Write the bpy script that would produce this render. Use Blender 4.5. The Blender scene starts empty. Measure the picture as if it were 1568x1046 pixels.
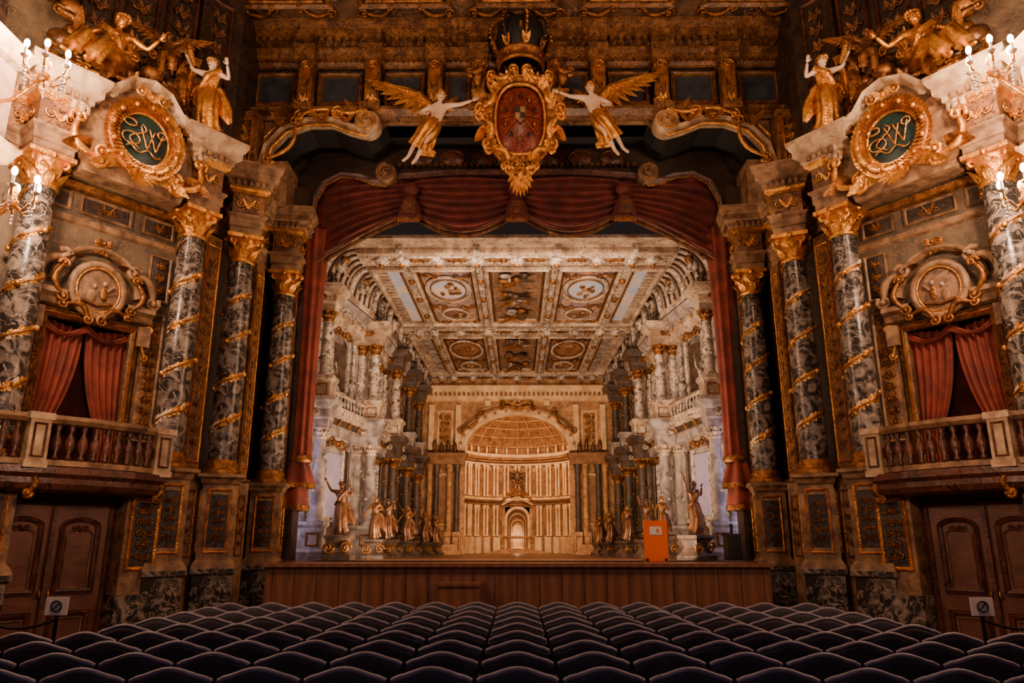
import bpy, math, random
from mathutils import Matrix, Vector
random.seed(4)
PI=math.pi
S=math.sin; C=math.cos
# ------------------------------------------------------------------ materials
def mk(name,c1,c2=None,scale=4.0,rough=.55,metal=0.0,bump=.3,bscale=None,over=None,oscale=3.0,ow=.03,emit=None,es=0,detail=5,dist=.5,sheen=0,lo=.35,hi=.65,wave=None):
    m=bpy.data.materials.new(name); m.use_nodes=True
    nt=m.node_tree; N=nt.nodes; L=nt.links
    b=N['Principled BSDF']
    b.inputs['Roughness'].default_value=rough
    b.inputs['Metallic'].default_value=metal
    if sheen: b.inputs['Sheen Weight'].default_value=sheen
    c2=c2 or tuple(x*.6 for x in c1)
    tc=N.new('ShaderNodeTexCoord')
    if wave:
        n=N.new('ShaderNodeTexWave'); n.inputs['Scale'].default_value=scale; n.inputs['Distortion'].default_value=wave
        n.inputs['Detail'].default_value=3
        fac=n.outputs['Fac']
    else:
        n=N.new('ShaderNodeTexNoise'); n.inputs['Scale'].default_value=scale; n.inputs['Detail'].default_value=detail
        n.inputs['Distortion'].default_value=dist; fac=n.outputs['Fac']
    L.new(tc.outputs['Object'],n.inputs['Vector'])
    r=N.new('ShaderNodeValToRGB'); r.color_ramp.elements[0].position=lo; r.color_ramp.elements[1].position=hi
    r.color_ramp.elements[0].color=(*c1,1); r.color_ramp.elements[1].color=(*c2,1)
    L.new(fac,r.inputs['Fac']); col=r.outputs['Color']
    if over:
        n2=N.new('ShaderNodeTexNoise'); n2.inputs['Scale'].default_value=oscale; n2.inputs['Detail'].default_value=1.5; n2.inputs['Distortion'].default_value=2.2
        L.new(tc.outputs['Object'],n2.inputs['Vector'])
        s=N.new('ShaderNodeMath'); s.operation='SUBTRACT'; s.inputs[1].default_value=.5; L.new(n2.outputs['Fac'],s.inputs[0])
        a=N.new('ShaderNodeMath'); a.operation='ABSOLUTE'; L.new(s.outputs[0],a.inputs[0])
        l=N.new('ShaderNodeMath'); l.operation='LESS_THAN'; l.inputs[1].default_value=ow; L.new(a.outputs[0],l.inputs[0])
        mx=N.new('ShaderNodeMixRGB'); mx.inputs['Color2'].default_value=(*over,1)
        L.new(l.outputs[0],mx.inputs['Fac']); L.new(col,mx.inputs['Color1']); col=mx.outputs['Color']
    L.new(col,b.inputs['Base Color'])
    if bump:
        nb=N.new('ShaderNodeTexNoise'); nb.inputs['Scale'].default_value=bscale or scale*4; nb.inputs['Detail'].default_value=4
        L.new(tc.outputs['Object'],nb.inputs['Vector'])
        bp=N.new('ShaderNodeBump'); bp.inputs['Strength'].default_value=bump; bp.inputs['Distance'].default_value=.03
        L.new(nb.outputs['Fac'],bp.inputs['Height']); L.new(bp.outputs['Normal'],b.inputs['Normal'])
    if emit:
        b.inputs['Emission Color'].default_value=(*emit,1); b.inputs['Emission Strength'].default_value=es
    return m
GOLD=mk('gilded_wood',(1,.48,.08),(.5,.19,.025),6,.24,.8,.6,30)
DGOLD=mk('old_gilding',(.46,.18,.035),(.13,.052,.014),8,.32,.65,.6,30)
FLESH=mk('white_painted_carving',(.85,.65,.47),(.68,.47,.3),3,.4,0,.1)
MARB=mk('painted_marble',(.028,.023,.02),(.44,.355,.285),4.2,.22,0,.15,20,over=(.34,.26,.2),oscale=3.2,ow=.012,detail=8,dist=1.2,lo=.46,hi=.75)
TAN=mk('tan_stone_paint',(.36,.205,.095),(.13,.066,.033),5,.5,0,.4,14)
CREAM=mk('cream_moulding',(.58,.41,.24),(.27,.16,.085),4,.45,0,.4,14)
OCH=mk('ochre_panel',(.34,.155,.05),(.11,.045,.018),4,.4,0,.3,over=(.05,.02,.01),oscale=6,ow=.03)
DARK=mk('dark_painted_wood',(.038,.022,.014),(.013,.009,.008),3,.42,0,.4,over=(.1,.044,.016),oscale=3.5,ow=.014)
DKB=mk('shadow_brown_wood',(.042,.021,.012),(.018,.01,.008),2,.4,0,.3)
WALLM=mk('painted_wall_panel',(.14,.1,.058),(.055,.038,.024),2.5,.5,0,.4,over=(.22,.115,.042),oscale=4.5,ow=.016)
BRN=mk('red_brown_wood',(.15,.048,.026),(.06,.02,.011),3,.36,0,.3,over=(.035,.013,.009),oscale=2.5,ow=.02)
DOORM=mk('door_wood',(.18,.068,.042),(.1,.036,.022),2,.36,0,.2)
BLUE=mk('blue_grey_panel',(.03,.04,.055),(.018,.022,.032),5,.5,0,.3)
GREEN=mk('dark_green_field',(.007,.036,.034),(.004,.018,.019),3,.35,0,.1)
REDC=mk('orange_red_drape',(.25,.034,.012),(.12,.014,.006),3,.7,0,.15,sheen=.1)
REDD=mk('deep_red_drape',(.16,.02,.01),(.065,.008,.005),3,.7,0,.15,sheen=.1)
SHRED=mk('crimson_field',(.2,.013,.009),(.1,.008,.007),5,.35,0,.2,over=(.3,.1,.025),oscale=7,ow=.02)
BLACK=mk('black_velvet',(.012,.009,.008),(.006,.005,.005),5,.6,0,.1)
CEILM=mk('painted_ceiling',(.16,.085,.042),(.04,.024,.016),1.2,.5,0,.3,over=(.26,.14,.065),oscale=1.6,ow=.02)
STW=mk('scenic_stone',(.72,.54,.38),(.28,.185,.12),2.6,.6,0,.3,14,over=(.16,.09,.05),oscale=5,ow=.02)
STB=mk('scenic_grey_stone',(.44,.36,.31),(.14,.11,.095),3.5,.6,0,.3,14)
STD=mk('scenic_dark_stone',(.1,.06,.038),(.032,.02,.014),4,.42,0,.4,14)
STCOL=mk('scenic_marble',(.72,.58,.46),(.11,.08,.062),6,.4,0,.1,dist=1.8,detail=7)
FRES=mk('fresco_panel',(.6,.31,.15),(.28,.27,.32),2.6,.6,0,.1,over=(.14,.065,.03),oscale=3.5,ow=.035,dist=1.2)
SKYB=mk('fresco_sky',(.4,.52,.76),(.7,.58,.5),2,.6,0,.1)
FDK=mk('fresco_dark',(.08,.045,.03),(.3,.16,.08),4,.6,0,.2,dist=1.5)
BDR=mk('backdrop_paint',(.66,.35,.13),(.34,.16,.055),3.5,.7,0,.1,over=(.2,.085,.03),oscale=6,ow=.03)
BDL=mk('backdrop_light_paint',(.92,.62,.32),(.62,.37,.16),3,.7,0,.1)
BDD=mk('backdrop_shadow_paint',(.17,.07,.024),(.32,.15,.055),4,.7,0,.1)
BRZ=mk('bronze_figure',(.24,.1,.035),(.08,.034,.016),5,.3,.5,.3)
STGF=mk('stage_front_wood',(.19,.074,.034),(.14,.052,.024),1.5,.4,0,.15,wave=4)
FLOORM=mk('parquet',(.05,.022,.014),(.025,.012,.008),6,.35,0,.1,wave=3)
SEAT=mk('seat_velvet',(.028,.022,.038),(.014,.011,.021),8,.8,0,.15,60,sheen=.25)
RIMHI=mk('seat_rim_highlight',(.19,.165,.215),(.12,.1,.14),8,.6,0,.1,60,sheen=.4)  # pale tone paints in the highlight along the seat-back tops
METAL=mk('dark_metal',(.04,.035,.035),(.03,.03,.03),8,.35,.7,0)
WHITE=mk('white_card',(.8,.78,.78),(.72,.7,.7),2,.6,0,0)
INK=mk('black_ink',(.02,.02,.02),None,2,.6,0,0)
ORNG=mk('orange_board',(.95,.16,.012),(.85,.13,.01),1,.5,0,0)
PLAST=mk('pink_plaster',(.5,.32,.25),(.32,.19,.14),2,.6,0,.3)
GLOW=mk('lamp_flame',(1,.9,.7),None,1,.5,0,0,emit=(1,.85,.68),es=150)
CRYS=mk('crystal_drop',(.9,.9,.9),(.7,.7,.75),5,.08,.3,0)
VIOL=mk('violet_gauze',(.3,.27,.45),(.42,.34,.46),2,.6,0,0)
# ------------------------------------------------------------------ builder
class MB:
    def __init__(s,name):
        s.name=name; s.v=[]; s.f=[]; s.mi=[]; s.sm=[]; s.mats=[]; s.M=Matrix(); s.warp=None
    def add(s,vs,fs,m,smooth=False):
        if m not in s.mats: s.mats.append(m)
        k=s.mats.index(m); o=len(s.v); M=s.M; flip=M.determinant()<0
        if s.warp: vs=[s.warp(p) for p in vs]
        s.v.extend([tuple(M@Vector(p)) for p in vs])
        for f in fs:
            t=[i+o for i in f]
            if flip: t.reverse()
            s.f.append(t); s.mi.append(k); s.sm.append(smooth)
    def box(s,c,d,m,rz=0,ry=0,taper=1):
        x,y,z=[a/2 for a in d]; R=Matrix.Rotation(rz,3,'Z')@Matrix.Rotation(ry,3,'Y')
        vs=[]
        for (zz,k) in ((-z,1),(z,taper)):
            for (a,e) in ((-x,-y),(x,-y),(x,y),(-x,y)):
                vs.append(Vector(c)+R@Vector((a*k,e*k,zz)))
        s.add(vs,[(0,3,2,1),(4,5,6,7),(0,1,5,4),(1,2,6,5),(2,3,7,6),(3,0,4,7)],m)
    def grid(s,P,m,smooth=True,wrap=False):
        nr=len(P); nc=len(P[0]); vs=[p for r in P for p in r]; fs=[]
        for i in range(nr-1):
            for j in range(nc if wrap else nc-1):
                j2=(j+1)%nc
                fs.append((i*nc+j,i*nc+j2,(i+1)*nc+j2,(i+1)*nc+j))
        s.add(vs,fs,m,smooth)
    def lathe(s,prof,m,c=(0,0,0),seg=20,flute=0,fn=8,smooth=True,ph=0):
        P=[]
        for (r,z) in prof:
            row=[]
            for j in range(seg):
                a=2*PI*j/seg+ph; rr=r*(1+flute*S(fn*a))
                row.append((c[0]+rr*C(a),c[1]+rr*S(a),c[2]+z))
            P.append(row)
        s.grid(P,m,smooth,True)
    def ell(s,c,r,m,seg=12,rings=8,R=None):
        P=[]
        for i in range(rings+1):
            t=-PI/2+PI*i/rings; row=[]
            for j in range(seg):
                a=2*PI*j/seg; v=Vector((r[0]*C(t)*C(a),r[1]*C(t)*S(a),r[2]*S(t)))
                if R: v=R@v
                row.append(v+Vector(c))
            P.append(row)
        s.grid(P,m,True,True)
    def tube(s,pts,r,m,seg=6,flute=0,fn=6,flat=1.0):
        pts=[Vector(p) for p in pts]; n=len(pts)
        if not hasattr(r,'__len__'): r=[r]*n
        t0=(pts[1]-pts[0]).normalized()
        up=Vector((0,1,0)) if abs(t0.y)<.9 else Vector((1,0,0))
        u=t0.cross(up).normalized(); P=[]
        for i in range(n):
            t=(pts[min(i+1,n-1)]-pts[max(i-1,0)])
            if t.length<1e-7: t=t0
            t=t.normalized(); u=(u-t*u.dot(t))
            if u.length<1e-6: u=t.cross(Vector((.3,.5,.8)))
            u.normalize(); w=t.cross(u); row=[]
            for j in range(seg):
                a=2*PI*j/seg; rr=r[i]*(1+flute*S(fn*a))
                row.append(pts[i]+u*rr*C(a)+w*rr*S(a)*flat)
            P.append(row)
        s.grid(P,m,True,True)
        k=len(P)-1
        s.add(P[0],[tuple(range(seg))[::-1]],m); s.add(P[k],[tuple(range(seg))],m)
    def sweep(s,path,prof,m,plane='xy',o=0,closed=False,smooth=False):
        n=len(path); P=[]
        idx=list(range(n))+([0] if closed else [])
        for i in idx:
            p=Vector(path[i])
            a=Vector(path[(i-1)%n]) if (closed or i>0) else None
            b=Vector(path[(i+1)%n]) if (closed or i<n-1) else None
            d1=(p-a).normalized() if a is not None else None
            d2=(b-p).normalized() if b is not None else None
            if d1 is None: d1=d2
            if d2 is None: d2=d1
            n1=Vector((d1.y,-d1.x)); n2=Vector((d2.y,-d2.x)); nn=(n1+n2)
            if nn.length<1e-5: nn=n1
            nn.normalize(); k=1/max(.4,nn.dot(n1)); row=[]
            for (q,h) in prof:
                w=p+nn*q*k
                row.append((w.x,w.y,o+h) if plane=='xy' else (w.x,o-h,w.y))
            P.append(row)
        s.grid(P,m,smooth,False)
    def ngon(s,out,m,y,th=0.0):
        n=len(out); vs=[(p[0],y,p[1]) for p in out]
        s.add(vs,[tuple(range(n))],m)
        if th:
            vs2=vs+[(p[0],y+th,p[1]) for p in out]
            s.add(vs2,[(i,(i+1)%n,(i+1)%n+n,i+n) for i in range(n)],m)
            s.add([(p[0],y+th,p[1]) for p in out],[tuple(range(n))[::-1]],m)
    def frame(s,cx,cz,y,w,h,t,d,m,arch=0):
        a,b=w/2,h/2
        path=[(cx-a,cz-b),(cx+a,cz-b),(cx+a,cz+b)]
        if arch: path+=[(cx+a*C(q),cz+b+arch*S(q)) for q in [PI*i/8 for i in range(1,8)]]
        path+=[(cx-a,cz+b)]
        s.sweep(path,[(-t,0),(-t,d*.6),(-t*.5,d),(-t*.2,d*.5),(0,d*.8),(0,0)],m,'xz',y,True)
    def ring(s,c,rx,rz,r,m,seg=28,rs=6,flat=1):
        s.tube([(c[0]+rx*C(2*PI*i/seg),c[1],c[2]+rz*S(2*PI*i/seg)) for i in range(seg+1)],r,m,rs)
    def disc(s,c,rx,rz,m,dome=.03,seg=24):
        P=[]
        for k in range(5):
            q=k/4; P.append([(c[0]+rx*q*C(2*PI*i/seg),c[1]-dome*(1-q*q),c[2]+rz*q*S(2*PI*i/seg)) for i in range(seg)])
        s.grid(P,m,True,True)
    def spiral(s,c,R,m,turns=1.4,th=.03,sg=1,ph=0,n=16):
        pts=[];rr=[]
        for i in range(n):
            t=i/(n-1); a=ph+sg*2*PI*turns*t; q=R*(1-.85*t)
            pts.append((c[0]+q*C(a),c[1]-.25*R*t,c[2]+q*S(a))); rr.append(th*(1-.45*t))
        s.tube(pts,rr,m,5); s.ell(pts[-1],(th*1.1,)*3,m,6,4)
    def scroll(s,p,q,m,th=.03,bend=.3,R=.1,y=0):
        p=Vector(p);q=Vector(q);d=q-p;nr=Vector((-d.y,d.x))*bend; pts=[]
        for i in range(9):
            t=i/8; w=p+d*t+nr*S(PI*t); pts.append((w.x,y-.02*S(PI*t),w.y))
        s.tube(pts,[th*(.6+.6*S(PI*i/8)) for i in range(9)],m,5)
        sg=1 if bend<0 else -1
        for e in (p,q):
            s.spiral((e.x,y,e.y),R,m,1.2,th*.8,sg if e is q else -sg,math.atan2(nr.y,nr.x),11)
    def leaf(s,base,tip,curl,w,m,n=5):
        b=Vector(base);t=Vector(tip);d=t-b; cu=Vector(curl); side=d.cross(cu)
        if side.length<1e-6: side=Vector((1,0,0))
        side.normalize(); P=[]
        for i in range(n+1):
            q=i/n; c=b+d*q+cu*(q**2.2); ww=w*(S(PI*(.22+.75*q))) ; k=cu.normalized()*(ww*.35) if cu.length>0 else Vector((0,0,0))
            P.append([c-side*ww+k*.3,c-side*ww*.45,c+k*.7,c+side*ww*.45,c+side*ww+k*.3])
        s.grid(P,m,True)
    def orn(s,cx,cz,y,w,h,m,n=5,th=.02,seed=1):
        r=random.Random(seed)
        for i in range(n):
            z=cz-h/2+h*(i+.5)/n; x=w*.5*r.uniform(.45,.8); R=min(w*.2,h/n*.5)*r.uniform(.8,1.15)
            for sg in (-1,1):
                s.spiral((cx+sg*x*.9,y,z),R,m,1.3,th,sg*(1 if i%2 else -1),r.uniform(0,6),12)
                s.leaf((cx,y,z-h/n*.3),(cx+sg*x*.8,y-.02,z+h/n*.35),(0,-.04,0),th*2.0,m,3)
            s.ell((cx,y-.02,z),(th*1.6,th*1.4,th*1.9),m,6,4)
    def finish(s,shade=True):
        me=bpy.data.meshes.new(s.name); me.from_pydata(s.v,[],s.f)
        for m in s.mats: me.materials.append(m)
        me.polygons.foreach_set('material_index',s.mi); me.polygons.foreach_set('use_smooth',s.sm); me.update()
        ob=bpy.data.objects.new(s.name,me); bpy.context.scene.collection.objects.link(ob); return ob
def inst(ob,name,M):
    o=bpy.data.objects.new(name,ob.data); bpy.context.scene.collection.objects.link(o); o.matrix_world=M; return o
MIR=Matrix.Scale(-1,4,(1,0,0))
T=Matrix.Translation
def RZ(a): return Matrix.Rotation(a,4,'Z')
def RX(a): return Matrix.Rotation(a,4,'X')
# ------------------------------------------------------------------ figures
def skin(vs,es,rs,sub=1):
    me=bpy.data.meshes.new('t'); me.from_pydata(vs,es,[]); ob=bpy.data.objects.new('t',me)
    bpy.context.scene.collection.objects.link(ob)
    ob.modifiers.new('s','SKIN').use_smooth_shade=True
    sv=me.skin_vertices[0].data
    for i,r in enumerate(rs): sv[i].radius=(r,r)
    sv[0].use_root=True
    mm=ob.modifiers.new('u','SUBSURF'); mm.levels=sub; mm.render_levels=sub
    dg=bpy.context.evaluated_depsgraph_get(); dg.update(); ev=ob.evaluated_get(dg); m2=ev.to_mesh()
    V=[tuple(v.co) for v in m2.vertices]; F=[tuple(p.vertices) for p in m2.polygons]
    ev.to_mesh_clear(); bpy.data.objects.remove(ob); bpy.data.meshes.remove(me)
    return V,F
BASE=dict(pel=(0,0,.93),wai=(0,0,1.06),che=(0,-.01,1.26),nec=(0,0,1.44),hea=(0,-.02,1.57),
 shR=(.17,0,1.38),elR=(.27,.02,1.14),wrR=(.25,-.14,1.0),shL=(-.17,0,1.38),elL=(-.27,.02,1.14),wrL=(-.25,-.14,1.0),
 hiR=(.09,0,.88),knR=(.11,-.06,.5),anR=(.1,.03,.1),toR=(.12,-.13,.03),hiL=(-.09,0,.88),knL=(-.1,-.02,.5),anL=(-.1,.02,.1),toL=(-.12,-.14,.03))
RAD=dict(pel=.13,wai=.105,che=.14,nec=.052,hea=.05,sh=.066,el=.043,wr=.028,hi=.095,kn=.06,an=.038,to=.03)
def figure(mb,pose,flesh,cloth,wings=False,drape='stand',chub=1.0,torso_cloth=True,hair=None):
    J=dict(BASE); J.update(pose); K=list(BASE.keys()); hair=hair or cloth
    e=[('pel','wai'),('wai','che'),('che','nec'),('nec','hea')]
    for q in 'RL': e+=[('che','sh'+q),('sh'+q,'el'+q),('el'+q,'wr'+q),('pel','hi'+q),('hi'+q,'kn'+q),('kn'+q,'an'+q),('an'+q,'to'+q)]
    rs=[RAD[k] if k in RAD else RAD[k[:2]] for k in K]
    rs=[r*chub for r in rs]
    V,F=skin([J[k] for k in K],[(K.index(a),K.index(b)) for a,b in e],rs,1)
    mb.add(V,F,flesh,True)
    h=Vector(J['hea']); n=Vector(J['nec']); up=(h-n).normalized(); fw=Vector(pose.get('face',(0,-1,0)))
    fw=(fw-up*fw.dot(up)).normalized(); sd=up.cross(fw).normalized()
    R=Matrix((sd,-fw,up)).transposed()
    def H(x,y,z): return h+R@Vector((x,y,z))
    mb.ell(h,(.078,.092,.115),flesh,14,10,R); mb.ell(H(0,-.045,-.07),(.045,.045,.04),flesh,8,6,R)
    mb.ell(H(0,-.098,-.005),(.014,.022,.028),flesh,6,4,R)
    mb.ell(H(0,-.088,-.05),(.026,.012,.011),cloth,6,4,R)
    for q in (-1,1):
        mb.ell(H(q*.032,-.082,.018),(.014,.01,.009),INK,6,4,R); mb.ell(H(q*.08,0,0),(.014,.024,.032),flesh,6,4,R)
        mb.ell(H(q*.032,-.086,.042),(.026,.012,.008),hair,6,4,R)
    mb.ell(H(0,.03,.03),(.092,.09,.105),hair,12,8,R)
    for i in range(9):
        a=PI*(i/8); mb.ell(H(.085*C(a),-.02+.05*S(a*2),.035+.09*S(a)),(.03,.035,.03),hair,6,4,R)
    for q in 'RL':
        w=Vector(J['wr'+q]); d=(w-Vector(J['el'+q])).normalized()
        s1=d.cross(Vector((0,1,0)));
        if s1.length<.1: s1=Vector((1,0,0))
        s1.normalize(); s2=d.cross(s1); R2=Matrix((s1,s2,d)).transposed()
        mb.ell(w+d*.05,(.036,.018,.05),flesh,8,6,R2)
        for k,(o,l) in enumerate(((-.027,.06),(-.009,.075),(.009,.07),(.026,.052))):
            b=w+d*.085+s1*o
            mb.tube([b,b+d*l*.5+s2*.006,b+d*l*.8+s2*.03],[.0095,.0085,.006],flesh,5)
        b=w+d*.03+s1*.034; mb.tube([b,b+d*.03+s1*.022,b+d*.055+s1*.024+s2*.01],[.011,.01,.007],flesh,5)
    def V3(k): return Vector(J[k])
    mid=lambda a,b,t=.5: V3(a).lerp(V3(b),t)
    if drape=='stand':
        k=(V3('knR')+V3('knL'))/2; a=(V3('anR')+V3('anL'))/2
        mb.tube([V3('wai'),V3('pel')+Vector((0,0,.02)),V3('pel').lerp(k,.5),k,k.lerp(a,.6),a+Vector((0,.02,.06))],[.125,.175,.2,.2,.215,.27],cloth,40,.11,9)
        mb.tube([V3('pel')+Vector((.16,-.02,.1)),V3('pel')+Vector((.26,.06,-.15)),k+Vector((.3,.1,.05)),k+Vector((.42,.1,-.2))],[.05,.1,.13,.04],cloth,20,.2,5,.5)
    elif drape=='legs':
        for q in 'RL':
            mb.tube([V3('pel'),V3('hi'+q),mid('hi'+q,'kn'+q),V3('kn'+q),mid('kn'+q,'an'+q,.7)],[.14,.16,.14,.115,.12],cloth,30,.13,7)
    elif drape=='fly':
        k=(V3('knR')+V3('knL'))/2; a=(V3('anR')+V3('anL'))/2
        mb.tube([V3('wai'),V3('pel'),V3('pel').lerp(k,.5),k,k.lerp(a,.4)],[.12,.18,.2,.16,.2],cloth,40,.14,8)
        mb.tube([V3('pel')+Vector((0,.1,.05)),k+Vector((.15,.15,.1)),a+Vector((.25,.15,.2)),a+Vector((.45,.1,.12))],[.06,.13,.15,.05],cloth,20,.25,5,.4)
    if torso_cloth:
        mb.tube([V3('wai')+Vector((0,0,-.02)),V3('wai').lerp(V3('che'),.5),V3('che')+Vector((0,0,.03)),V3('che').lerp(V3('nec'),.5)],[.135,.145,.165,.1],cloth,24,.06,7)
        mb.tube([V3('shR')+Vector((0,-.05,.04)),V3('che')+Vector((0,-.17,-.02)),V3('pel')+Vector((-.17,-.06,.05)),V3('pel')+Vector((-.05,.18,.02))],[.05,.05,.06,.05],cloth,12,.2,4)
    if wings:
        for q in (-1,1):
            root=V3('che')+Vector((q*.06,.13,.08)); wp=pose.get('wing%d'%q,(q*.75,.15,.55))
            tip=root+Vector(wp); d=tip-root; dn=Vector((d.x*.2,0,-1)).normalized(); sc_=d.length/.95
            mb.tube([root,root+d*.4+Vector((0,0,.15*sc_)),tip],[.06,.07,.02],cloth,6)
            for L_,cnt in ((.6,11),(.38,10),(.2,9)):
                for i in range(cnt):
                    t=i/(cnt-1); b=root+d*t*.95+Vector((0,.04-L_*.05,.15*sc_*S(PI*t)))
                    dd=(dn*(1-t)+d.normalized()*t*1.0+Vector((q*.25,0,-.25))).normalized()
                    mb.leaf(b,b+dd*L_*sc_*(.6+.5*t),(0,-.05,0),.07*sc_,cloth,4)
# ------------------------------------------------------------------ shell
fl=MB('floor'); fl.box((0,8,-.05),(22,22,.1),FLOORM); fl.finish()
def capital(mb,z,r,m,h=.55):
    mb.lathe([(r,0),(r*1.12,.03),(r*1.12,.07),(r,.08),(r*1.02,h*.5),(r*1.25,h*.82),(r*1.45,h*.86)],m,(0,0,z),20)
    for k,(zz,hh,n,ph) in enumerate(((.08,h*.42,8,0),(h*.32,h*.42,8,PI/8))):
        for i in range(n):
            a=2*PI*i/n+ph; b=Vector((C(a)*r*1.02,S(a)*r*1.02,z+zz))
            mb.leaf(b,b+Vector((C(a)*r*.25,S(a)*r*.25,hh)),(C(a)*r*.42,S(a)*r*.42,-hh*.25),r*.36,m,5)
    for i in range(4):
        a=PI/4+i*PI/2; c=Vector((C(a)*r*1.45,S(a)*r*1.45,z+h*.78))
        P=[];
        for j in range(12):
            t=j/11; q=r*.38*(1-.8*t); an=PI/2+2*PI*1.3*t
            P.append(c+Vector((C(a)*q*C(an),S(a)*q*C(an),q*S(an))))
        mb.tube([Vector((C(a)*r*.95,S(a)*r*.95,z+h*.5))]+P,[.035*r/.25]*13,m,6)
    w=r*1.5
    mb.box((0,0,z+h*.93),(w*2,w*2,h*.14),m)
    for i in range(4):
        a=i*PI/2; mb.ell((C(a)*w,S(a)*w,z+h*.9),(.06,.06,.06),m,8,6)
def pedestal(mb,w,z0,z1,zm,m1,m2,m3):
    h=w/2
    sq=lambda k:[(-k,-k),(k,-k),(k,k),(-k,k)]
    mb.sweep(sq(h),[(.08,z0),(.08,z0+.25),(.03,z0+.32),(.03,zm-.12),(.08,zm-.08),(.08,zm)],m2,'xy',0,True)
    mb.sweep(sq(h),[(.08,zm),(.06,zm+.08),(0,zm+.16),(0,z1-.2),(.03,z1-.17),(.05,z1-.1),(.11,z1-.06),(.11,z1),(-h,z1)],m1,'xy',0,True)
    for i in range(4):
        mb2=mb.M.copy(); mb.M=mb.M@RZ(i*PI/2)
        hh=z1-zm-.55; cz=(z1+zm)/2
        mb.frame(0,cz,-h,w*.66,hh,.035,.035,GOLD)
        mb.box((0,-h+.0,cz),(w*.5,.02,hh*.82),m3)
        mb.orn(0,cz,-h-.02,w*.36,hh*.66,DGOLD,5,.011,3)
        mb.M=mb2
def column():
    mb=MB('corinthian_column')
    pedestal(mb,.62,0,3.05,1.35,TAN,MARB,DARK)
    mb.lathe([(.36,3.05),(.37,3.1),(.34,3.16),(.3,3.18),(.32,3.24),(.29,3.3),(.27,3.33)],DGOLD,seg=24)
    mb.lathe([(.262,3.33),(.268,4.2),(.262,5.3),(.245,6.4),(.225,7.35)],MARB,seg=24)
    n=110; pts=[];
    for i in range(n):
        t=i/(n-1); a=2*PI*4.6*t; z=3.45+3.8*t; r=.272-.03*t
        pts.append(Vector((r*C(a),r*S(a),z)))
    mb.tube(pts,[.024+.008*S(i*1.7) for i in range(n)],DGOLD,5)
    rr=random.Random(2)
    for i in range(3,n-3):
        p=pts[i]; o=Vector((p.x,p.y,0)).normalized(); tg=(pts[i+1]-pts[i-1]).normalized()
        for sgn in (-1,1):
            d=tg*.07+Vector((0,0,sgn*rr.uniform(.03,.11)))
            mb.leaf(p+o*.01,p+d+o*.012,-o*.012,.038,(GOLD,GOLD,CREAM,GOLD,FLESH)[(i//4+rr.randint(0,1))%5],3)
        if i%9==0:
            mb.ell(p+o*.03,(.055,.055,.055),GOLD,6,4)
    capital(mb,7.33,.235,GOLD,.57)
    return mb.finish()
Apt=(-7.74,11.07); Bpt=(-6.15,13.2); Cpt=(-5.68,14.5); Dpt=(-5.42,16.6)
angAB=math.atan2(13.2-11.07,1.61)
col=column(); first=True
for (p,a) in ((Apt,angAB),(Bpt,angAB),(Cpt,.45),(Dpt,.15)):
    for sg in (1,-1):
        M=T((p[0]*sg,p[1],0))@RZ(a*sg)
        if first: col.matrix_world=M; first=False
        else: inst(col,'corinthian_column',M)
Z0=7.9
def entab(mb,path,closed,z0=Z0,k=1.0,cm=None):
    cm=cm or CREAM
    P=lambda pr:[(a,z*k) for a,z in pr]
    mb.sweep(path,P([(-.05,0),(.0,0),(.0,.14),(.03,.16),(.03,.32),(.08,.38),(.08,.42)]),TAN,'xy',z0,closed)
    mb.sweep(path,P([(.08,.42),(0,.44),(0,.86),(.02,.88)]),OCH,'xy',z0,closed)
    mb.sweep(path,P([(.02,.88),(.09,.93),(.09,1.0)]),GOLD,'xy',z0,closed)
    mb.sweep(path,P([(.09,1.0),(.13,1.02),(.13,1.1),(.23,1.16),(.23,1.28),(.26,1.31),(.31,1.42),(.31,1.5),(-.3,1.5)]),cm,'xy',z0,closed)
    n=len(path)
    for i in range(n if closed else n-1):
        a=Vector(path[i]);b=Vector(path[(i+1)%n]);L=(b-a).length;d=(b-a)/L;nr=Vector((d.y,-d.x)); c=int(L/.12)
        rz=math.atan2(d.y,d.x)
        for j in range(c):
            p=a+d*(j+.5)*L/c+nr*.15; mb.box((p.x,p.y,z0+1.06*k),(.06,.09,.09),TAN,rz)
        for j in range(max(1,int(L/.5))):
            c2=max(1,int(L/.5)); p=a+d*(j+.5)*L/c2+nr*.02
            M0=mb.M.copy(); mb.M=mb.M@T((p.x,p.y,z0+.65*k))@RZ(rz); mb.orn(0,0,0,.42,.3,GOLD,1,.016,j); mb.M=M0
def wallstrip(mb,path,z0,z1,m,o=0):
    mb.sweep(path,[(0,z0),(0,z1)],m,'xy',0,False)
nrm=(-math.sin(angAB),math.cos(angAB))
def off(p,d): return (p[0]+nrm[0]*d,p[1]+nrm[1]*d)
Ai=off(Apt,.3); Bi=off(Bpt,.3)
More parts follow.
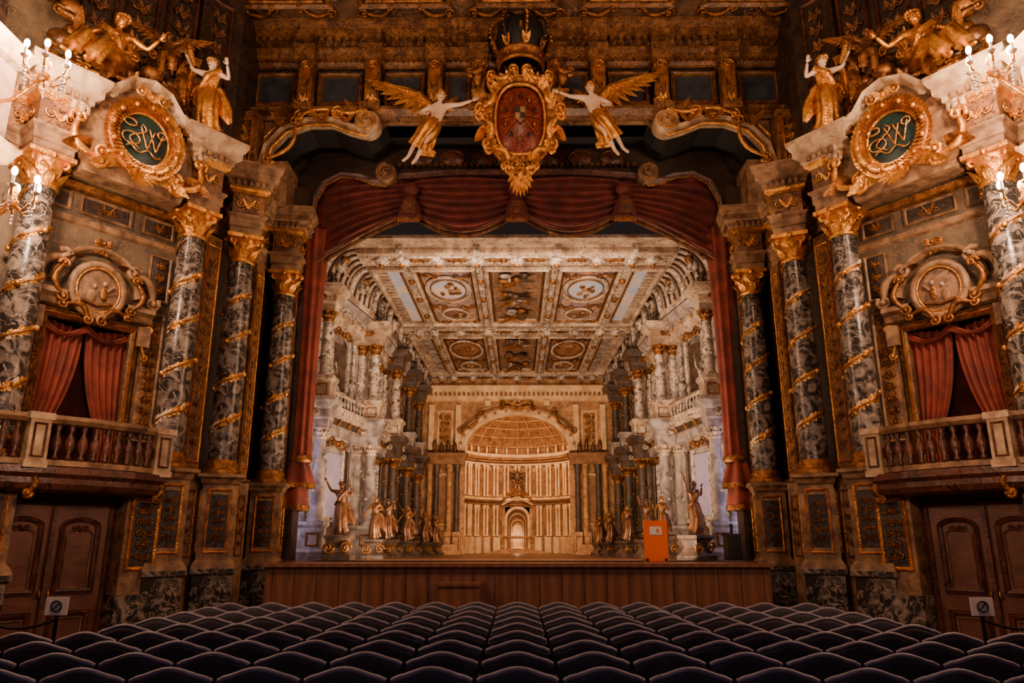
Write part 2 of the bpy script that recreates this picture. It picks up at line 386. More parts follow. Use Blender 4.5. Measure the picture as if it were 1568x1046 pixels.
for side,sg in (('left',1),('right',-1)):
    G=Matrix() if sg==1 else MIR
    e=MB('trim_entablature_'+side); e.M=G
    entab(e,[(-8.6,9.9),Ai,Bi],False); entab(e,[Bi,(-5.98,14.75),(-5.75,16.8),(-5.05,17.0)],False,Z0,1,TAN)
    for (p,a,cm) in ((Apt,angAB,CREAM),(Bpt,angAB,CREAM),(Cpt,.45,TAN),(Dpt,.15,TAN)):
        e.M=G@T((p[0],p[1],0))@RZ(a); h=.31
        entab(e,[(-h,-h),(h,-h),(h,h+.1),(-h,h+.1)],True,Z0,1,cm)
    e.finish()
    w=MB('wall_'+side+'_portal'); w.M=G
    pth=[off(Bpt,.42),(-6.05,14.85),(-5.8,16.9),(-5.1,17.05),(-5.1,17.6)]
    wallstrip(w,pth,0,9.4,DARK)
    w.sweep(pth,[(.0,2.9),(.06,2.93),(.06,3.02),(.1,3.06),(.1,3.12),(0,3.14)],TAN,'xy',0)
    w.sweep(pth,[(.0,1.15),(.06,1.18),(.06,1.3),(0,1.35)],TAN,'xy',0)
    for (x,y,a,wd) in ((-6.12,14.0,1.2,.42),(-5.78,15.75,1.42,.36),(-5.35,16.9,.25,.3)):
        w.M=G@T((x,y,0))@RZ(a)
        w.box((0,0,5.4),(wd,.14,4.7),OCH); w.box((0,0,1.5),(wd+.12,.22,3.0),TAN)
        w.frame(0,5.4,-.07,wd*.8,4.3,.025,.03,GOLD); w.frame(0,2.15,-.11,wd*.8,1.2,.04,.03,DGOLD)
        w.orn(0,5.4,-.08,wd*.5,3.8,DGOLD,16,.01,5); w.orn(0,2.15,-.12,wd*.5,.9,DGOLD,4,.012,5)
    w.finish()
    b=MB('wall_'+side+'_bay'); mid=((Apt[0]+Bpt[0])/2,(Apt[1]+Bpt[1])/2,0)
    BM=G@T(mid)@RZ(angAB); b.M=BM
    yb=.42; ox0,ox1,oz0,oz1=-.82,.62,3.0,5.45
    b.box(((-2.2+ox0)/2,yb+.1,6.9),(ox0+2.2,.2,8.2),WALLM); b.box(((1.75+ox1)/2,yb+.1,6.9),(1.75-ox1,.2,8.2),WALLM)
    b.box(((ox0+ox1)/2,yb+.1,8.22),(ox1-ox0,.2,5.54),WALLM)
    b.box((-.2,yb-.1,1.42),(3.6,.5,2.84),BRN)
    b.box((-.1,yb+1.0,4.2),(2.2,.1,3.4),REDD)
    for (x,z,ww,hh) in ((-1.15,4.7,.42,2.4),(.98,4.7,.42,2.4),(-1.15,6.55,.42,.9),(.98,6.55,.42,.9),(-1.0,7.5,.6,.35),(-.1,7.5,.9,.35),(.85,7.5,.6,.35)):
        b.box((x,yb-.02,z),(ww*.85,.04,hh*.85),OCH if hh>1 else DARK); b.frame(x,z,yb-.01,ww,hh,.05,.05,TAN)
        b.orn(x,z,yb-.05,ww*.5,hh*.8,DGOLD,max(1,int(hh*4)),.012,7)
    b.sweep([(-1.7,yb),(1.5,yb)],[(0,7.1),(.05,7.14),(.09,7.22),(0,7.25)],TAN)
    b.sweep([(-1.7,yb),(1.5,yb)],[(0,7.7),(.08,7.74),(.12,7.84),(0,7.88)],DGOLD)
    cx=(ox0+ox1)/2; W_=ox1-ox0
    b.frame(cx,(oz0+oz1)/2,yb,W_+.2,oz1-oz0+.2,.14,.12,OCH); b.frame(cx,(oz0+oz1)/2,yb,W_+.04,oz1-oz0+.04,.035,.16,GOLD)
    for q in (-1,1):
        xa,xb=sorted((cx+q*1.0,cx+q*.5))
        b.sweep([(xa,yb),(xb,yb)],[(0,5.58),(.12,5.62),(.16,5.72),(.24,5.78),(.24,5.86),(0,5.9)],TAN)
        b.scroll((cx+q*.95,6.0),(cx+q*.58,6.45),TAN,.07,-q*.25,.15,yb-.14)
        b.box((cx+q*.88,yb-.1,5.35),(.2,.2,.36),TAN)
        b.scroll((cx+q*.95,5.0),(cx+q*.98,5.5),GOLD,.03,q*.2,.08,yb-.12)
        b.leaf((cx+q*.3,yb-.12,6.55),(cx+q*.8,yb-.15,6.5),(0,-.05,-.3),.1,DGOLD)
        b.scroll((cx+q*.12,5.45),(cx+q*.52,5.62),DGOLD,.045,q*.35,.1,yb-.2)
        b.scroll((cx+q*.55,5.75),(cx+q*.6,6.3),DGOLD,.045,-q*.3,.1,yb-.22)
    b.disc((cx,yb-.14,6.0),.36,.38,FDK); b.ring((cx,yb-.15,6.0),.43,.46,.07,TAN); b.ring((cx,yb-.17,6.0),.36,.39,.022,GOLD)
    b.ell((cx-.1,yb-.16,5.88),(.09,.03,.12),TAN,8,6); b.ell((cx+.1,yb-.16,5.95),(.07,.03,.14),DGOLD,8,6); b.ell((cx-.07,yb-.18,6.06),(.035,.03,.045),CREAM,8,6); b.ell((cx+.09,yb-.18,6.13),(.035,.03,.045),CREAM,8,6)
    b.tube([(cx-.25,yb-.17,5.78),(cx,yb-.19,5.73),(cx+.25,yb-.17,5.8)],.03,BRZ,6); b.tube([(cx+.14,yb-.18,6.0),(cx+.25,yb-.18,6.12)],.025,TAN,6)
    arc=[(cx+.66*C(PI-PI*i/12),6.02+.66*S(PI*i/12)) for i in range(13)]
    b.sweep(arc,[(0,0),(0,.1),(-.05,.18),(-.09,.2),(-.12,.1),(-.12,0)],TAN,'xz',yb)
    b.orn(cx,6.8,yb-.12,.5,.3,DGOLD,2,.025,8)
    for q in (-1,1):
        xo=cx+q*W_/2; P=[]
        for i in range(15):
            t=i/14; xin=cx+q*(.02+ (W_/2-.35)*min(1,(t/.75))**2.2 - (0 if t<.75 else .1*(t-.75)*2)); row=[]
            for j in range(33):
                u=j/32; x=xo+(xin-xo)*u
                row.append((x,yb+.12+.045*S(2*PI*5.5*u+t*1.5)-.03*t,oz1-.02-(oz1-oz0)*t*.98-.12*u*(1-t)))
            P.append(row)
        b.grid(P,REDC)
    for k in range(3):
        b.tube([(cx-W_/2+W_*(i/12),yb+.04,oz1-.05-.05*k-(.22-.05*k)*S(PI*((i/12)*2%1))) for i in range(13)],.035,REDC,6)
    for q in (-1,1):
        dx=-.35+q*.42; yd=yb-.37
        b.box((dx,yd,1.2),(.82,.08,2.36),DOORM)
        b.frame(dx,1.55,yd-.04,.6,1.0,.07,.05,BRN,arch=.14); b.frame(dx,.5,yd-.04,.6,.6,.07,.05,BRN)
        b.frame(dx,1.52,yd-.04,.4,.8,.02,.03,TAN,arch=.1); b.frame(dx,.5,yd-.04,.4,.4,.02,.03,TAN)
        b.orn(dx,2.02,yd-.05,.3,.16,BRN,1,.014,4)
        b.ell((-.35+q*.06,yd-.08,1.05),(.02,.04,.06),GOLD,8,6)
    b.box((-.35,yb-.44,1.2),(.06,.05,2.3),BRN)
    for x in (-1.45,.56): b.frame(x,1.3,yb-.35,.26,2.0,.04,.04,TAN); b.orn(x,1.3,yb-.37,.18,1.7,DGOLD,7,.012,6)
    b.sweep([(-1.6,yb-.35),(1.2,yb-.35)],[(0,2.42),(.06,2.46),(.1,2.56),(0,2.6)],BRN)
    b.frame(-.35,1.2,yb-.36,1.86,2.5,.09,.09,BRN)
    b.box((.92,-.05,1.38),(.62,.5,2.76),TAN); b.box((.92,-.31,1.95),(.4,.03,1.0),DARK); b.frame(.92,1.95,-.3,.48,1.15,.05,.05,GOLD); b.orn(.92,1.95,-.34,.3,.9,DGOLD,5,.014,9)
    b.box((.92,-.08,.5),(.7,.56,1.0),MARB)
    b.box((-.2,1.0,11.8),(5.2,.2,5.0),DARK)
    for i in range(6):
        b.frame(-2.2+i*.8,11.8,.9,.66,3.2,.06,.08,BRN); b.orn(-2.2+i*.8,11.8,.86,.4,2.8,BRZ,7,.025,i)
    b.finish()
    u=MB('wall_'+side+'_upper'); u.M=G
    wallstrip(u,[off(Bpt,.7),(-6.35,15.0),(-6.2,16.2)],9.3,14,DARK)
    wallstrip(u,[(-8.0,4.0),(-8.0,10.0),(-8.6,10.1),(-9,11.4)],0,9.2,PLAST); wallstrip(u,[(-8.0,4.0),(-8.0,10.0),(-8.6,10.1),(-9,11.4)],9.2,14,DARK); u.finish()
    bl=MB('box_balcony'); bl.M=BM@T((0,0,-.1))
    path=[(-1.75,-.1),(-1.5,-.5),(-1.0,-.62),(-.3,-.72),(.4,-.68),(.95,-.5),(1.02,.0)]
    bl.sweep(path,[(-.9,2.8),(-.1,2.62),(0,2.66),(.05,2.74),(.05,2.82),(.12,2.88),(.12,2.98),(-.6,2.98)],BRN)
    bl.sweep(path,[(-.06,3.0),(.05,3.0),(.05,3.08),(-.06,3.1)],TAN)
    bl.sweep(path,[(-.1,3.62),(.04,3.62),(.09,3.68),(.09,3.74),(-.12,3.74),(-.12,3.62)],TAN)
    for i in range(len(path)-1):
        a=Vector(path[i]);c=Vector(path[i+1]);L=(c-a).length;nb=max(1,int(L/.16))
        for j in range(nb):
            p=a.lerp(c,(j+.5)/nb)
            bl.lathe([(.03,0),(.055,.03),(.025,.08),(.07,.2),(.068,.28),(.025,.42),(.05,.47),(.035,.52)],BRN,(p.x,p.y,3.09),10)
    for (x,y) in ((.95,-.5),(-1.02,-.64)):
        bl.box((x,y,3.35),(.28,.24,.66),CREAM); bl.frame(x,3.35,y-.12,.18,.5,.03,.02,BRN); bl.box((x,y,3.0),(.32,.28,.1),CREAM); bl.box((x,y,3.7),(.34,.3,.1),CREAM)
        bl.scroll((x,2.9),(x,2.6),DGOLD,.05,.3,.08,y-.0)
    bl.finish()
    c=MB('monogram_medallion'); c.M=BM@T((0,-.3,-.1)); mz=8.8; c.M=c.M@T((0,0,mz))@Matrix.Scale(1.1,4)@T((0,0,-mz))
    c.ngon([(-.78,8.0),(.78,8.0),(.95,8.5),(.82,9.2),(.55,9.55),(.2,9.75),(-.2,9.75),(-.55,9.55),(-.82,9.2),(-.95,8.5)],TAN,.02,.3)
    c.disc((0,-.08,mz),.4,.44,GREEN,.05); c.ring((0,-.1,mz),.42,.46,.035,GOLD); 
    rr=random.Random(6)
    c.ring((0,-.1,mz),.53,.57,.09,DGOLD)
    for i in range(50):
        a=2*PI*i/50
        for k in range(3):
            R0=.53+(k-1)*.06; p=Vector((R0*C(a),-.17+.03*abs(k-1),mz+R0*1.06*S(a))); q=Vector((-S(a)*.11+C(a)*(k-1)*.05,-.03,C(a)*.11+S(a)*(k-1)*.05))
            c.leaf(p,p+q,(0,-.04,0),.045,GOLD,3)
        if i%4==0: c.ell((.53*C(a),-.22,mz+.56*S(a)),(.045,.045,.045),GOLD,6,4)
    Mc=c.M.copy()
    if sg<0: c.M=c.M@MIR
    def cur(f,n=26,th=.014): c.tube([(f(i/(n-1))[0],-.15,mz+f(i/(n-1))[1]) for i in range(n)],[th*(.7+.6*abs(S(3*PI*i/(n-1)))) for i in range(n)],GOLD,5)
    cur(lambda t:(-.12+.12*S(2*PI*t*1.0+.4),.24-.44*t)); cur(lambda t:(-.26+.1*C(2*PI*t),.2+.06*S(2*PI*t)),16)
    for k_,x0_ in enumerate((-.06,.08)):
        cur(lambda t,x0_=x0_:(x0_+.14*t-.03,.2-.36*t)); cur(lambda t,x0_=x0_:(x0_+.11+.09*t,-.16+.34*t))
    cur(lambda t:(.26+.07*C(2*PI*t),.17+.06*S(2*PI*t)),16)
    cur(lambda t:(-.28+.56*t,-.22+.04*S(4*PI*t))); cur(lambda t:(-.22+.14*C(2*PI*t),-.06+.1*S(2*PI*t)))
    c.M=Mc
    for q in (-1,1):
        c.scroll((q*.6,8.2),(q*.98,8.75),GOLD,.06,-q*.35,.14,-.1); c.scroll((q*.95,8.9),(q*.6,9.4),CREAM,.07,-q*.3,.14,-.08)
        c.scroll((q*.12,8.2),(q*.6,8.3),GOLD,.055,q*.35,.12,-.14); c.leaf((q*.2,-.1,8.35),(q*.8,-.12,8.15),(0,-.1,-.1),.12,GOLD)
        c.leaf((q*.6,-.1,9.2),(q*1.15,-.12,9.3),(0,-.1,.1),.12,DGOLD); c.leaf((q*.75,-.1,8.4),(q*1.2,-.12,8.3),(0,-.1,-.1),.12,DGOLD)
    for i in range(9):
        a=-PI/2+(i-4)*.3; c.leaf((0,-.15,8.28),(.3*C(a),-.2,8.26+.34*S(a)),(0,-.08,0),.06,GOLD)
    c.sweep([(-.7,9.25),(-.45,9.42),(-.25,9.66),(0,9.74),(.25,9.66),(.45,9.42),(.7,9.25)],[(0,0),(0,.1),(-.06,.2),(-.1,.24),(-.16,.1),(-.16,0)],CREAM,'xz',0)
    c.orn(0,9.55,-.2,.5,.25,GOLD,1,.03,2)
    c.finish()
    o=MB('carved_trophy_ornament'); o.M=BM
    for i in range(70):
        x=rr.uniform(-1.5,1.5); z=9.5+abs(rr.gauss(0,.55)); r_=rr.uniform(.1,.24)
        o.ell((x,.35+rr.uniform(-.15,.15),z),(r_*1.3,r_,r_*.9),BRZ if i%3 else DGOLD,8,6)
    for i in range(16):
        x=rr.uniform(-1.4,1.4); z=9.5+abs(rr.gauss(0,.55)); q=rr.choice((-1,1))
        o.scroll((x,z),(x+q*.35,z+.25),DGOLD if i%3 else GOLD,.05,q*.3,.12,.12)
        o.leaf((x,.1,z),(x+rr.uniform(-.3,.3),.0,z+.35),(0,-.1,.05),.1,DGOLD if i%2 else GOLD)
    for (x,z) in ((-1.3,8.7),(1.25,8.6),(-1.35,8.3),(1.3,8.2)):
        for i in range(8):
            a=2*PI*i/8; o.leaf((x,.05,z),(x+.16*C(a),-.02,z+.16*S(a)),(0,-.06,0),.05,DGOLD,3)
    o.M=G; o.box((-6.88,13.4,11.35),(.62,.06,.5),GOLD,.5,.25); o.tube([(-6.95,13.35,10.1),(-6.8,13.35,11.9)],.03,GOLD)
    for k in range(4): o.box((-6.88,13.35,11.2+.11*k),(.42,.03,.025),BRZ,.5,.25)
    o.tube([(-6.35,12.85,10.9),(-6.5,12.8,11.3)],[.03,.08],GOLD,10)
    o.finish()
P_STAND=dict(elR=(.34,-.02,1.25),wrR=(.3,-.1,1.52),elL=(-.36,-.04,1.42),wrL=(-.5,-.12,1.72),knR=(.13,-.14,.52),anR=(.14,0,.1),face=(-.4,-1,0))
P_ST2=dict(elR=(.3,-.05,1.16),wrR=(.1,-.24,1.2),elL=(-.32,-.02,1.18),wrL=(-.42,-.14,.98),knL=(-.13,-.14,.52),pel=(.03,0,.93),face=(.4,-1,0))
P_SEAT=dict(pel=(0,0,.45),wai=(-.02,0,.58),che=(-.06,-.03,.78),nec=(-.08,-.03,.96),hea=(-.1,-.06,1.09),hiR=(.09,0,.42),hiL=(-.09,0,.42),
  knR=(.34,-.34,.5),anR=(.5,-.45,.1),toR=(.6,-.58,.08),knL=(.06,-.42,.42),anL=(.25,-.5,.02),toL=(.3,-.66,.0),
  shR=(.12,0,.9),elR=(.34,.05,.78),wrR=(.42,-.18,.66),shL=(-.24,-.03,.9),elL=(-.5,-.03,.78),wrL=(-.62,-.2,.9),face=(-.5,-1,-.2))
P_PUT=dict(knR=(.2,-.25,.6),anR=(.22,.0,.3),toR=(.24,-.1,.2),elR=(.35,-.1,1.4),wrR=(.5,-.2,1.6),elL=(-.3,-.1,1.2),wrL=(-.35,-.3,1.3))
def place(name,M,pose,fl_,cl,**k):
    mb=MB(name); mb.M=Matrix()
    figure(mb,pose,fl_,cl,**k); ob=mb.finish()
    if M.determinant()<0:
        ob.data.transform(MIR); ob.data.flip_normals(); M=M@MIR
    ob.matrix_world=M; return ob
for sg,G in ((1,Matrix()),(-1,MIR)):
    place('gilded_standing_figure',G@T((-6.05,12.98,9.4))@RZ(.1)@Matrix.Scale(1.02,4),P_STAND,FLESH,GOLD)
    place('gilded_seated_figure',G@T((-7.25,11.5,9.55))@RZ(.6)@MIR@Matrix.Scale(1.2,4),P_SEAT,GOLD,GOLD,drape='legs')
    place('cornice_putto',G@T((-6.75,12.5,10.35))@RZ(.5)@Matrix.Scale(.6,4),P_PUT,BRZ,DGOLD,drape='legs',chub=1.3,torso_cloth=False,wings=True)
    place('bronze_group_figure',G@T((-6.62,13.0,9.9))@RZ(.3)@Matrix.Scale(.85,4),P_ST2,BRZ,DGOLD,chub=1.1)
    place('bronze_group_figure',G@T((-7.0,12.6,9.6))@RZ(.6)@Matrix.Scale(.95,4),P_SEAT,BRZ,DGOLD,drape='legs')
# ------------------------------------------------------------------ proscenium upper
def mirpath(L): return L+[(-x,z) for x,z in reversed(L)]
outerL=[(-5.85,9.3),(-5.85,10.1),(-5.72,10.7),(-5.4,11.1),(-4.9,11.3),(-4.35,11.3),(-3.95,11.12),(-3.55,11.0),(-3.3,11.15),(-3.1,11.4),(-1.5,11.4)]
innerL=[(-4.98,0),(-4.98,9.3),(-4.92,9.9),(-4.7,10.35),(-4.35,10.55),(-3.9,10.5),(-3.55,10.35),(-3.25,10.3),(-3.05,10.5),(-1.5,10.62)]
YO=15.9; YI=17.0
a=MB('wall_proscenium_arch')
op=mirpath(outerL); a.ngon([(-6.5,9.3)]+op+[(6.5,9.3),(6.5,11.7),(-6.5,11.7)],TAN,YO)
a.sweep(op,[(0,0),(0,-(YI-YO))],BLACK,'xz',YO)  # reveal and inner frame coloured dark for the shade of the recess
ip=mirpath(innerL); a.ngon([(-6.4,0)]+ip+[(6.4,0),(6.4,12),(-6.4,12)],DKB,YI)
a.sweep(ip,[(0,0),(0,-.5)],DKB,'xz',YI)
pr_=[(0,-.02),(0,.1),(-.06,.16),(-.12,.1),(-.14,.22),(-.2,.24),(-.26,.1),(-.26,-.02)]
for pth in (outerL[:9],[(-x,z) for x,z in reversed(outerL[:9])]): a.sweep(pth,pr_,CREAM,'xz',YO)
a.sweep(ip[1:-1],[(0,-.02),(0,.12),(-.07,.16),(-.1,.08),(-.16,.1),(-.2,.02),(-.2,-.02)],BRN,'xz',YI)
for i in range(40):
    x=-2.9+i*.149; a.box((x,YI-.1,10.88),(.07,.12,.08),BRZ)
for x in (-2.4,-1.6,-.8,.8,1.6,2.4): a.disc((x,YI-.02,11.12),.28,.18,BRN,.04); a.ring((x,YI-.03,11.12),.3,.2,.025,BRZ)
for sg in (1,-1):
    pp=[(sg*x,YO-.22,z-.0) for x,z in outerL[:9]]; a.tube(pp,.04,GOLD,6)
    pp=[(sg*x*1.035,YO-.2,z+.27) for x,z in outerL[2:8]]; a.tube(pp,.03,GOLD,6)
    pp=[(sg*x,YI-.13,z) for x,z in innerL[1:9]]; a.tube(pp,.03,DGOLD,6)
    for (x,z,y,R,m) in ((3.5,11.32,YO-.25,.3,CREAM),(3.22,10.6,YI-.2,.26,TAN)):
        M0=a.M.copy(); a.M=T((sg*x,y,z))@RX(PI/2)
        a.lathe([(0,.12),(R*.3,.12),(R*.35,.06),(R*.55,.06),(R*.6,.12),(R*.85,.12),(R,.05),(R,-.3)],m,seg=24); a.M=M0
        a.spiral((sg*x,y-.12,z),R*.95,GOLD if m is CREAM else OCH,2.2,.03,-sg,PI/2,30)
    a.scroll((sg*5.75,10.4),(sg*5.2,11.35),GOLD,.05,sg*.25,.16,YO-.28)
    a.scroll((sg*5.1,11.5),(sg*4.2,11.6),GOLD,.05,-sg*.12,.15,YO-.28)
    a.scroll((sg*4.2,11.62),(sg*3.4,11.85),GOLD,.055,sg*.2,.18,YO-.28)
    for (x,z) in ((5.5,11.4),(5.0,11.75),(4.6,11.5),(4.0,11.5),(3.8,11.75)):
        a.leaf((sg*x,YO-.25,z-.15),(sg*(x-.25),YO-.3,z+.1),(0,-.08,.05),.09,GOLD); a.leaf((sg*x,YO-.25,z-.15),(sg*(x+.25),YO-.3,z+.1),(0,-.08,.05),.09,DGOLD)
    a.box((sg*6.25,YO-.2,10.4),(.5,.6,2.2),OCH); a.frame(sg*6.25,10.4,YO-.5,.34,1.8,.05,.05,GOLD)
    a.box((sg*5.62,16.3,9.9),(.5,.9,1.1),TAN); a.box((sg*5.2,16.75,9.75),(.35,.5,.7),DKB)
    a.orn(sg*6.25,10.4,YO-.52,.22,1.5,GOLD,6,.015,3)
a.finish()
t=MB('trim_attic_frieze')
t.box((0,YO+.3,12.7),(13,.5,2.6),DARK)
L=[(-6.4,YO),(6.4,YO)]
t.sweep(L,[(0,11.5),(.1,11.5),(.12,11.58),(.3,11.66),(.3,11.74),(0,11.78)],OCH)
t.sweep(L,[(0,12.95),(.06,12.98),(.1,13.08),(.22,13.12),(.22,13.22),(.3,13.28),(.3,13.34),(0,13.4)],OCH)
t.sweep(L,[(0,13.5),(.1,13.52),(.2,13.6),(.42,13.68),(.42,13.8),(.55,13.88),(.55,13.98),(0,14)],OCH)
for k in range(64): t.box((-6.3+k*.2,YO-.2,13.57),(.09,.3,.1),OCH)
for k in range(100): t.box((-6.3+k*.127,YO-.12,13.1),(.05,.12,.07),DGOLD)
for x in (-5.05,-3.45,-1.95,-.9,.9,1.95,3.45,5.05):
    t.box((x,YO-.12,12.35),(.34,.3,1.2),OCH); t.box((x,YO-.2,13.15),(.46,.5,.42),OCH); t.box((x,YO-.2,11.72),(.46,.4,.16),OCH)
    t.leaf((x,YO-.28,12.85),(x,YO-.3,12.3),(0,-.15,-.1),.14,GOLD); t.spiral((x,YO-.32,12.85),.12,GOLD,1.5,.03,1)
    for q in (-1,1): t.box((x+q*.11,YO-.28,12.15),(.04,.04,.7),GOLD)
    t.box((x,YO-.2,13.6),(.42,.6,.2),OCH); t.orn(x,11.95,YO-.3,.24,.3,GOLD,1,.02,2)
for (x,w_) in ((-5.82,.9),(-4.25,.95),(-2.7,.85),(2.7,.85),(4.25,.95),(5.82,.9),(-1.42,.5),(1.42,.5),(0,1.2)):
    t.box((x,YO+.02,12.35),(w_,.06,.8),BLUE); t.frame(x,12.35,YO,w_+.12,.92,.09,.08,OCH); t.frame(x,12.35,YO,w_-.04,.76,.025,.1,GOLD)
t.finish()
c=MB('ceiling'); c.box((0,7.5,14.1),(19,18,.2),CEILM)
c.M=Matrix(((1,0,0,0),(0,0,1,0),(0,1,0,14.0),(0,0,0,1)))
for (x,w_) in ((-5.4,2.2),(-2.6,2.2),(0,2.0),(2.6,2.2),(5.4,2.2)):
    c.frame(x,14.3,0,w_,1.3,.12,.12,OCH); c.frame(x,14.3,0,w_-.35,.95,.05,.08,DGOLD)
    for q in (-1,1): c.scroll((x+q*.95,13.6),(x+q*.3,13.75),OCH,.06,q*.3,.16,-.06); c.scroll((x+q*1.0,15.1),(x+q*.35,14.95),DGOLD,.05,-q*.3,.16,-.06)
    c.ring((x,-.06,14.3),.45,.3,.04,OCH); c.orn(x,14.3,-.06,.7,.5,DGOLD,1,.03,3)
for k in range(7):
    x=-6+2*k; c.scroll((x-.8,12.4),(x+.8,12.6),DGOLD,.08,.25,.28,-.08); c.spiral((x,-.08,13.1),.35,OCH,1.8,.05)
c.finish()
# ---- central cartouche
k=MB('coat_of_arms_cartouche'); CZ=11.12; YC=15.3
k.M=T((.08,YC,CZ))@Matrix.Diagonal((.86,1,1.05,1))
def sup(t,w,h): 
    a_=2*PI*t; return (w*(abs(C(a_))**.75)*(1 if C(a_)>0 else -1),h*(abs(S(a_))**.85)*(1 if S(a_)>0 else -1))
P=[]
for i in range(8):
    q=i/7; P.append([(sup(j/40,.62,.82)[0]*q,-.25+.2*q*q,sup(j/40,.62,.82)[1]*q) for j in range(40)])
k.grid(P,SHRED,True,True)
k.box((0,.3,0),(1.2,.5,1.5),DARK)
for j in range(10):
    a_=2*PI*j/10; k.tube([(.16*C(a_),-.28,.2*S(a_)),(.52*C(a_),-.2,.7*S(a_))],.012,DGOLD,5)
    k.ell((.4*C(a_+.3),-.23,.52*S(a_+.3)),(.045,.03,.07),DGOLD if j%2 else BLACK,6,4)
k.ngon([(-.13,.18),(.13,.18),(.13,-.08),(0,-.2),(-.13,-.08)],TAN,-.32,.05); k.box((-.065,-.335,.11),(.12,.02,.12),BLACK); k.box((.065,-.335,-.02),(.12,.02,.12),BLACK)
for (w_,h_,r_,m) in ((.66,.86,.05,GOLD),(.78,.98,.08,DGOLD),(.87,1.07,.045,GOLD)):
    k.tube([(sup(j/40,w_,h_)[0],-.12,sup(j/40,w_,h_)[1]) for j in range(41)],r_,m,6)
for j in range(36):
    x,z=sup(j/36,.74,.92); x2,z2=sup(j/36+.02,.98,1.16); k.leaf((x,-.18,z),(x2,-.2,z2),(0,-.08,0),.08,GOLD if j%3 else DGOLD,4)
for q in (-1,1):
    k.scroll((q*.75,.85),(q*1.05,.25),GOLD,.08,-q*.3,.2,-.15); k.scroll((q*1.05,.05),(q*.85,-.6),GOLD,.08,-q*.3,.19,-.15)
    k.scroll((q*.8,-.75),(q*.3,-1.2),GOLD,.07,-q*.35,.16,-.15); k.scroll((q*.2,1.2),(q*.75,1.05),GOLD,.07,-q*.3,.16,-.18)
    k.scroll((q*.12,-1.45),(q*.4,-1.15),GOLD,.06,q*.3,.12,-.15)
    k.leaf((q*.9,-.1,.5),(q*1.3,-.15,.75),(0,-.1,-.1),.14,DGOLD); k.leaf((q*.9,-.1,-.2),(q*1.2,-.15,-.5),(0,-.1,-.1),.13,GOLD)
    k.ell((q*1.15,.05,1.2),(.17,.15,.24),DGOLD,10,8); k.scroll((q*1.0,1.4),(q*1.35,1.2),DGOLD,.06,-q*.3,.12,-.1)
for i in range(9):
    a_=-PI/2+(i-4)*.28; k.leaf((0,-.2,-1.15),(.36*C(a_),-.25,-1.35+.6*S(a_)),(0,-.1,0),.08,GOLD)
k.ell((0,-.25,-1.35),(.1,.08,.2),GOLD,8,6); k.orn(0,-1.2,-.28,.4,.5,DGOLD,2,.03,3)
k.finish()
cr=MB('royal_crown'); cr.M=T((.1,15.25,12.45))
cr.lathe([(.5,0),(.55,.02),(.55,.08),(.5,.1),(.5,.26),(.56,.28),(.56,.34),(.5,.36)],DGOLD,seg=28)
cr.lathe([(.48,.34),(.6,.7),(.55,1.1),(.25,1.3),(.02,1.34)],BLACK,seg=24)
for i in range(8):
    a_=2*PI*i/8+.2; pts=[]
    for j in range(12):
        s_=j/11; r_=.52+.22*S(PI*min(1,s_*1.15))-.5*s_**3; pts.append((r_*C(a_),r_*S(a_),.36+1.0*S(PI/2*s_)))
    cr.tube(pts,.035,BLACK if i%2 else DGOLD,6)
    for p in pts[1:-1]: cr.ell((p[0]*1.06,p[1]*1.06,p[2]),(.032,.032,.032),DGOLD if i%2 else GOLD,6,4)
    for q in (-1,0,1): cr.leaf((.55*C(a_),.55*S(a_),.34),(.6*C(a_+q*.15),.6*S(a_+q*.15),.6),(C(a_)*.06,S(a_)*.06,0),.05,GOLD,4)
    cr.ell((.53*C(a_),.53*S(a_),.18),(.05,.05,.06),SHRED,6,4)
cr.ell((0,0,1.42),(.11,.11,.11),GOLD); cr.box((0,0,1.62),(.05,.05,.26),GOLD); cr.box((0,0,1.64),(.18,.05,.05),GOLD)
cr.tube([(0,-.3,.3),(0,-.62,.8),(0,-.3,1.25),(0,0,1.36)],.04,GOLD)
cr.finish()
P_ANG=dict(pel=(-.1,0,.95),wai=(-.05,0,1.07),che=(0,-.02,1.27),nec=(.03,-.02,1.45),hea=(.05,-.05,1.58),shR=(.19,0,1.4),shL=(-.15,0,1.36),
  elR=(.46,-.1,1.36),wrR=(.7,-.15,1.42),elL=(-.38,-.05,1.2),wrL=(-.22,-.22,1.08),hiR=(0,0,.9),hiL=(-.18,0,.88),
  knR=(-.22,-.16,.55),anR=(-.42,.05,.22),toR=(-.5,0,.08),knL=(-.42,-.02,.6),anL=(-.6,.12,.3),toL=(-.72,.12,.2),face=(.5,-1,0))
P_ANG['wing-1']=(-.85,.1,.62); P_ANG['wing1']=(.12,.25,.4)
for sg,G,dz,dx in ((1,Matrix(),0,0),(-1,MIR,.2,.05)):
    place('winged_angel',G@T((-1.8+dx,15.25,9.95+dz))@Matrix.Scale(1.12,4),P_ANG,FLESH,GOLD,wings=True,drape='fly',torso_cloth=False)
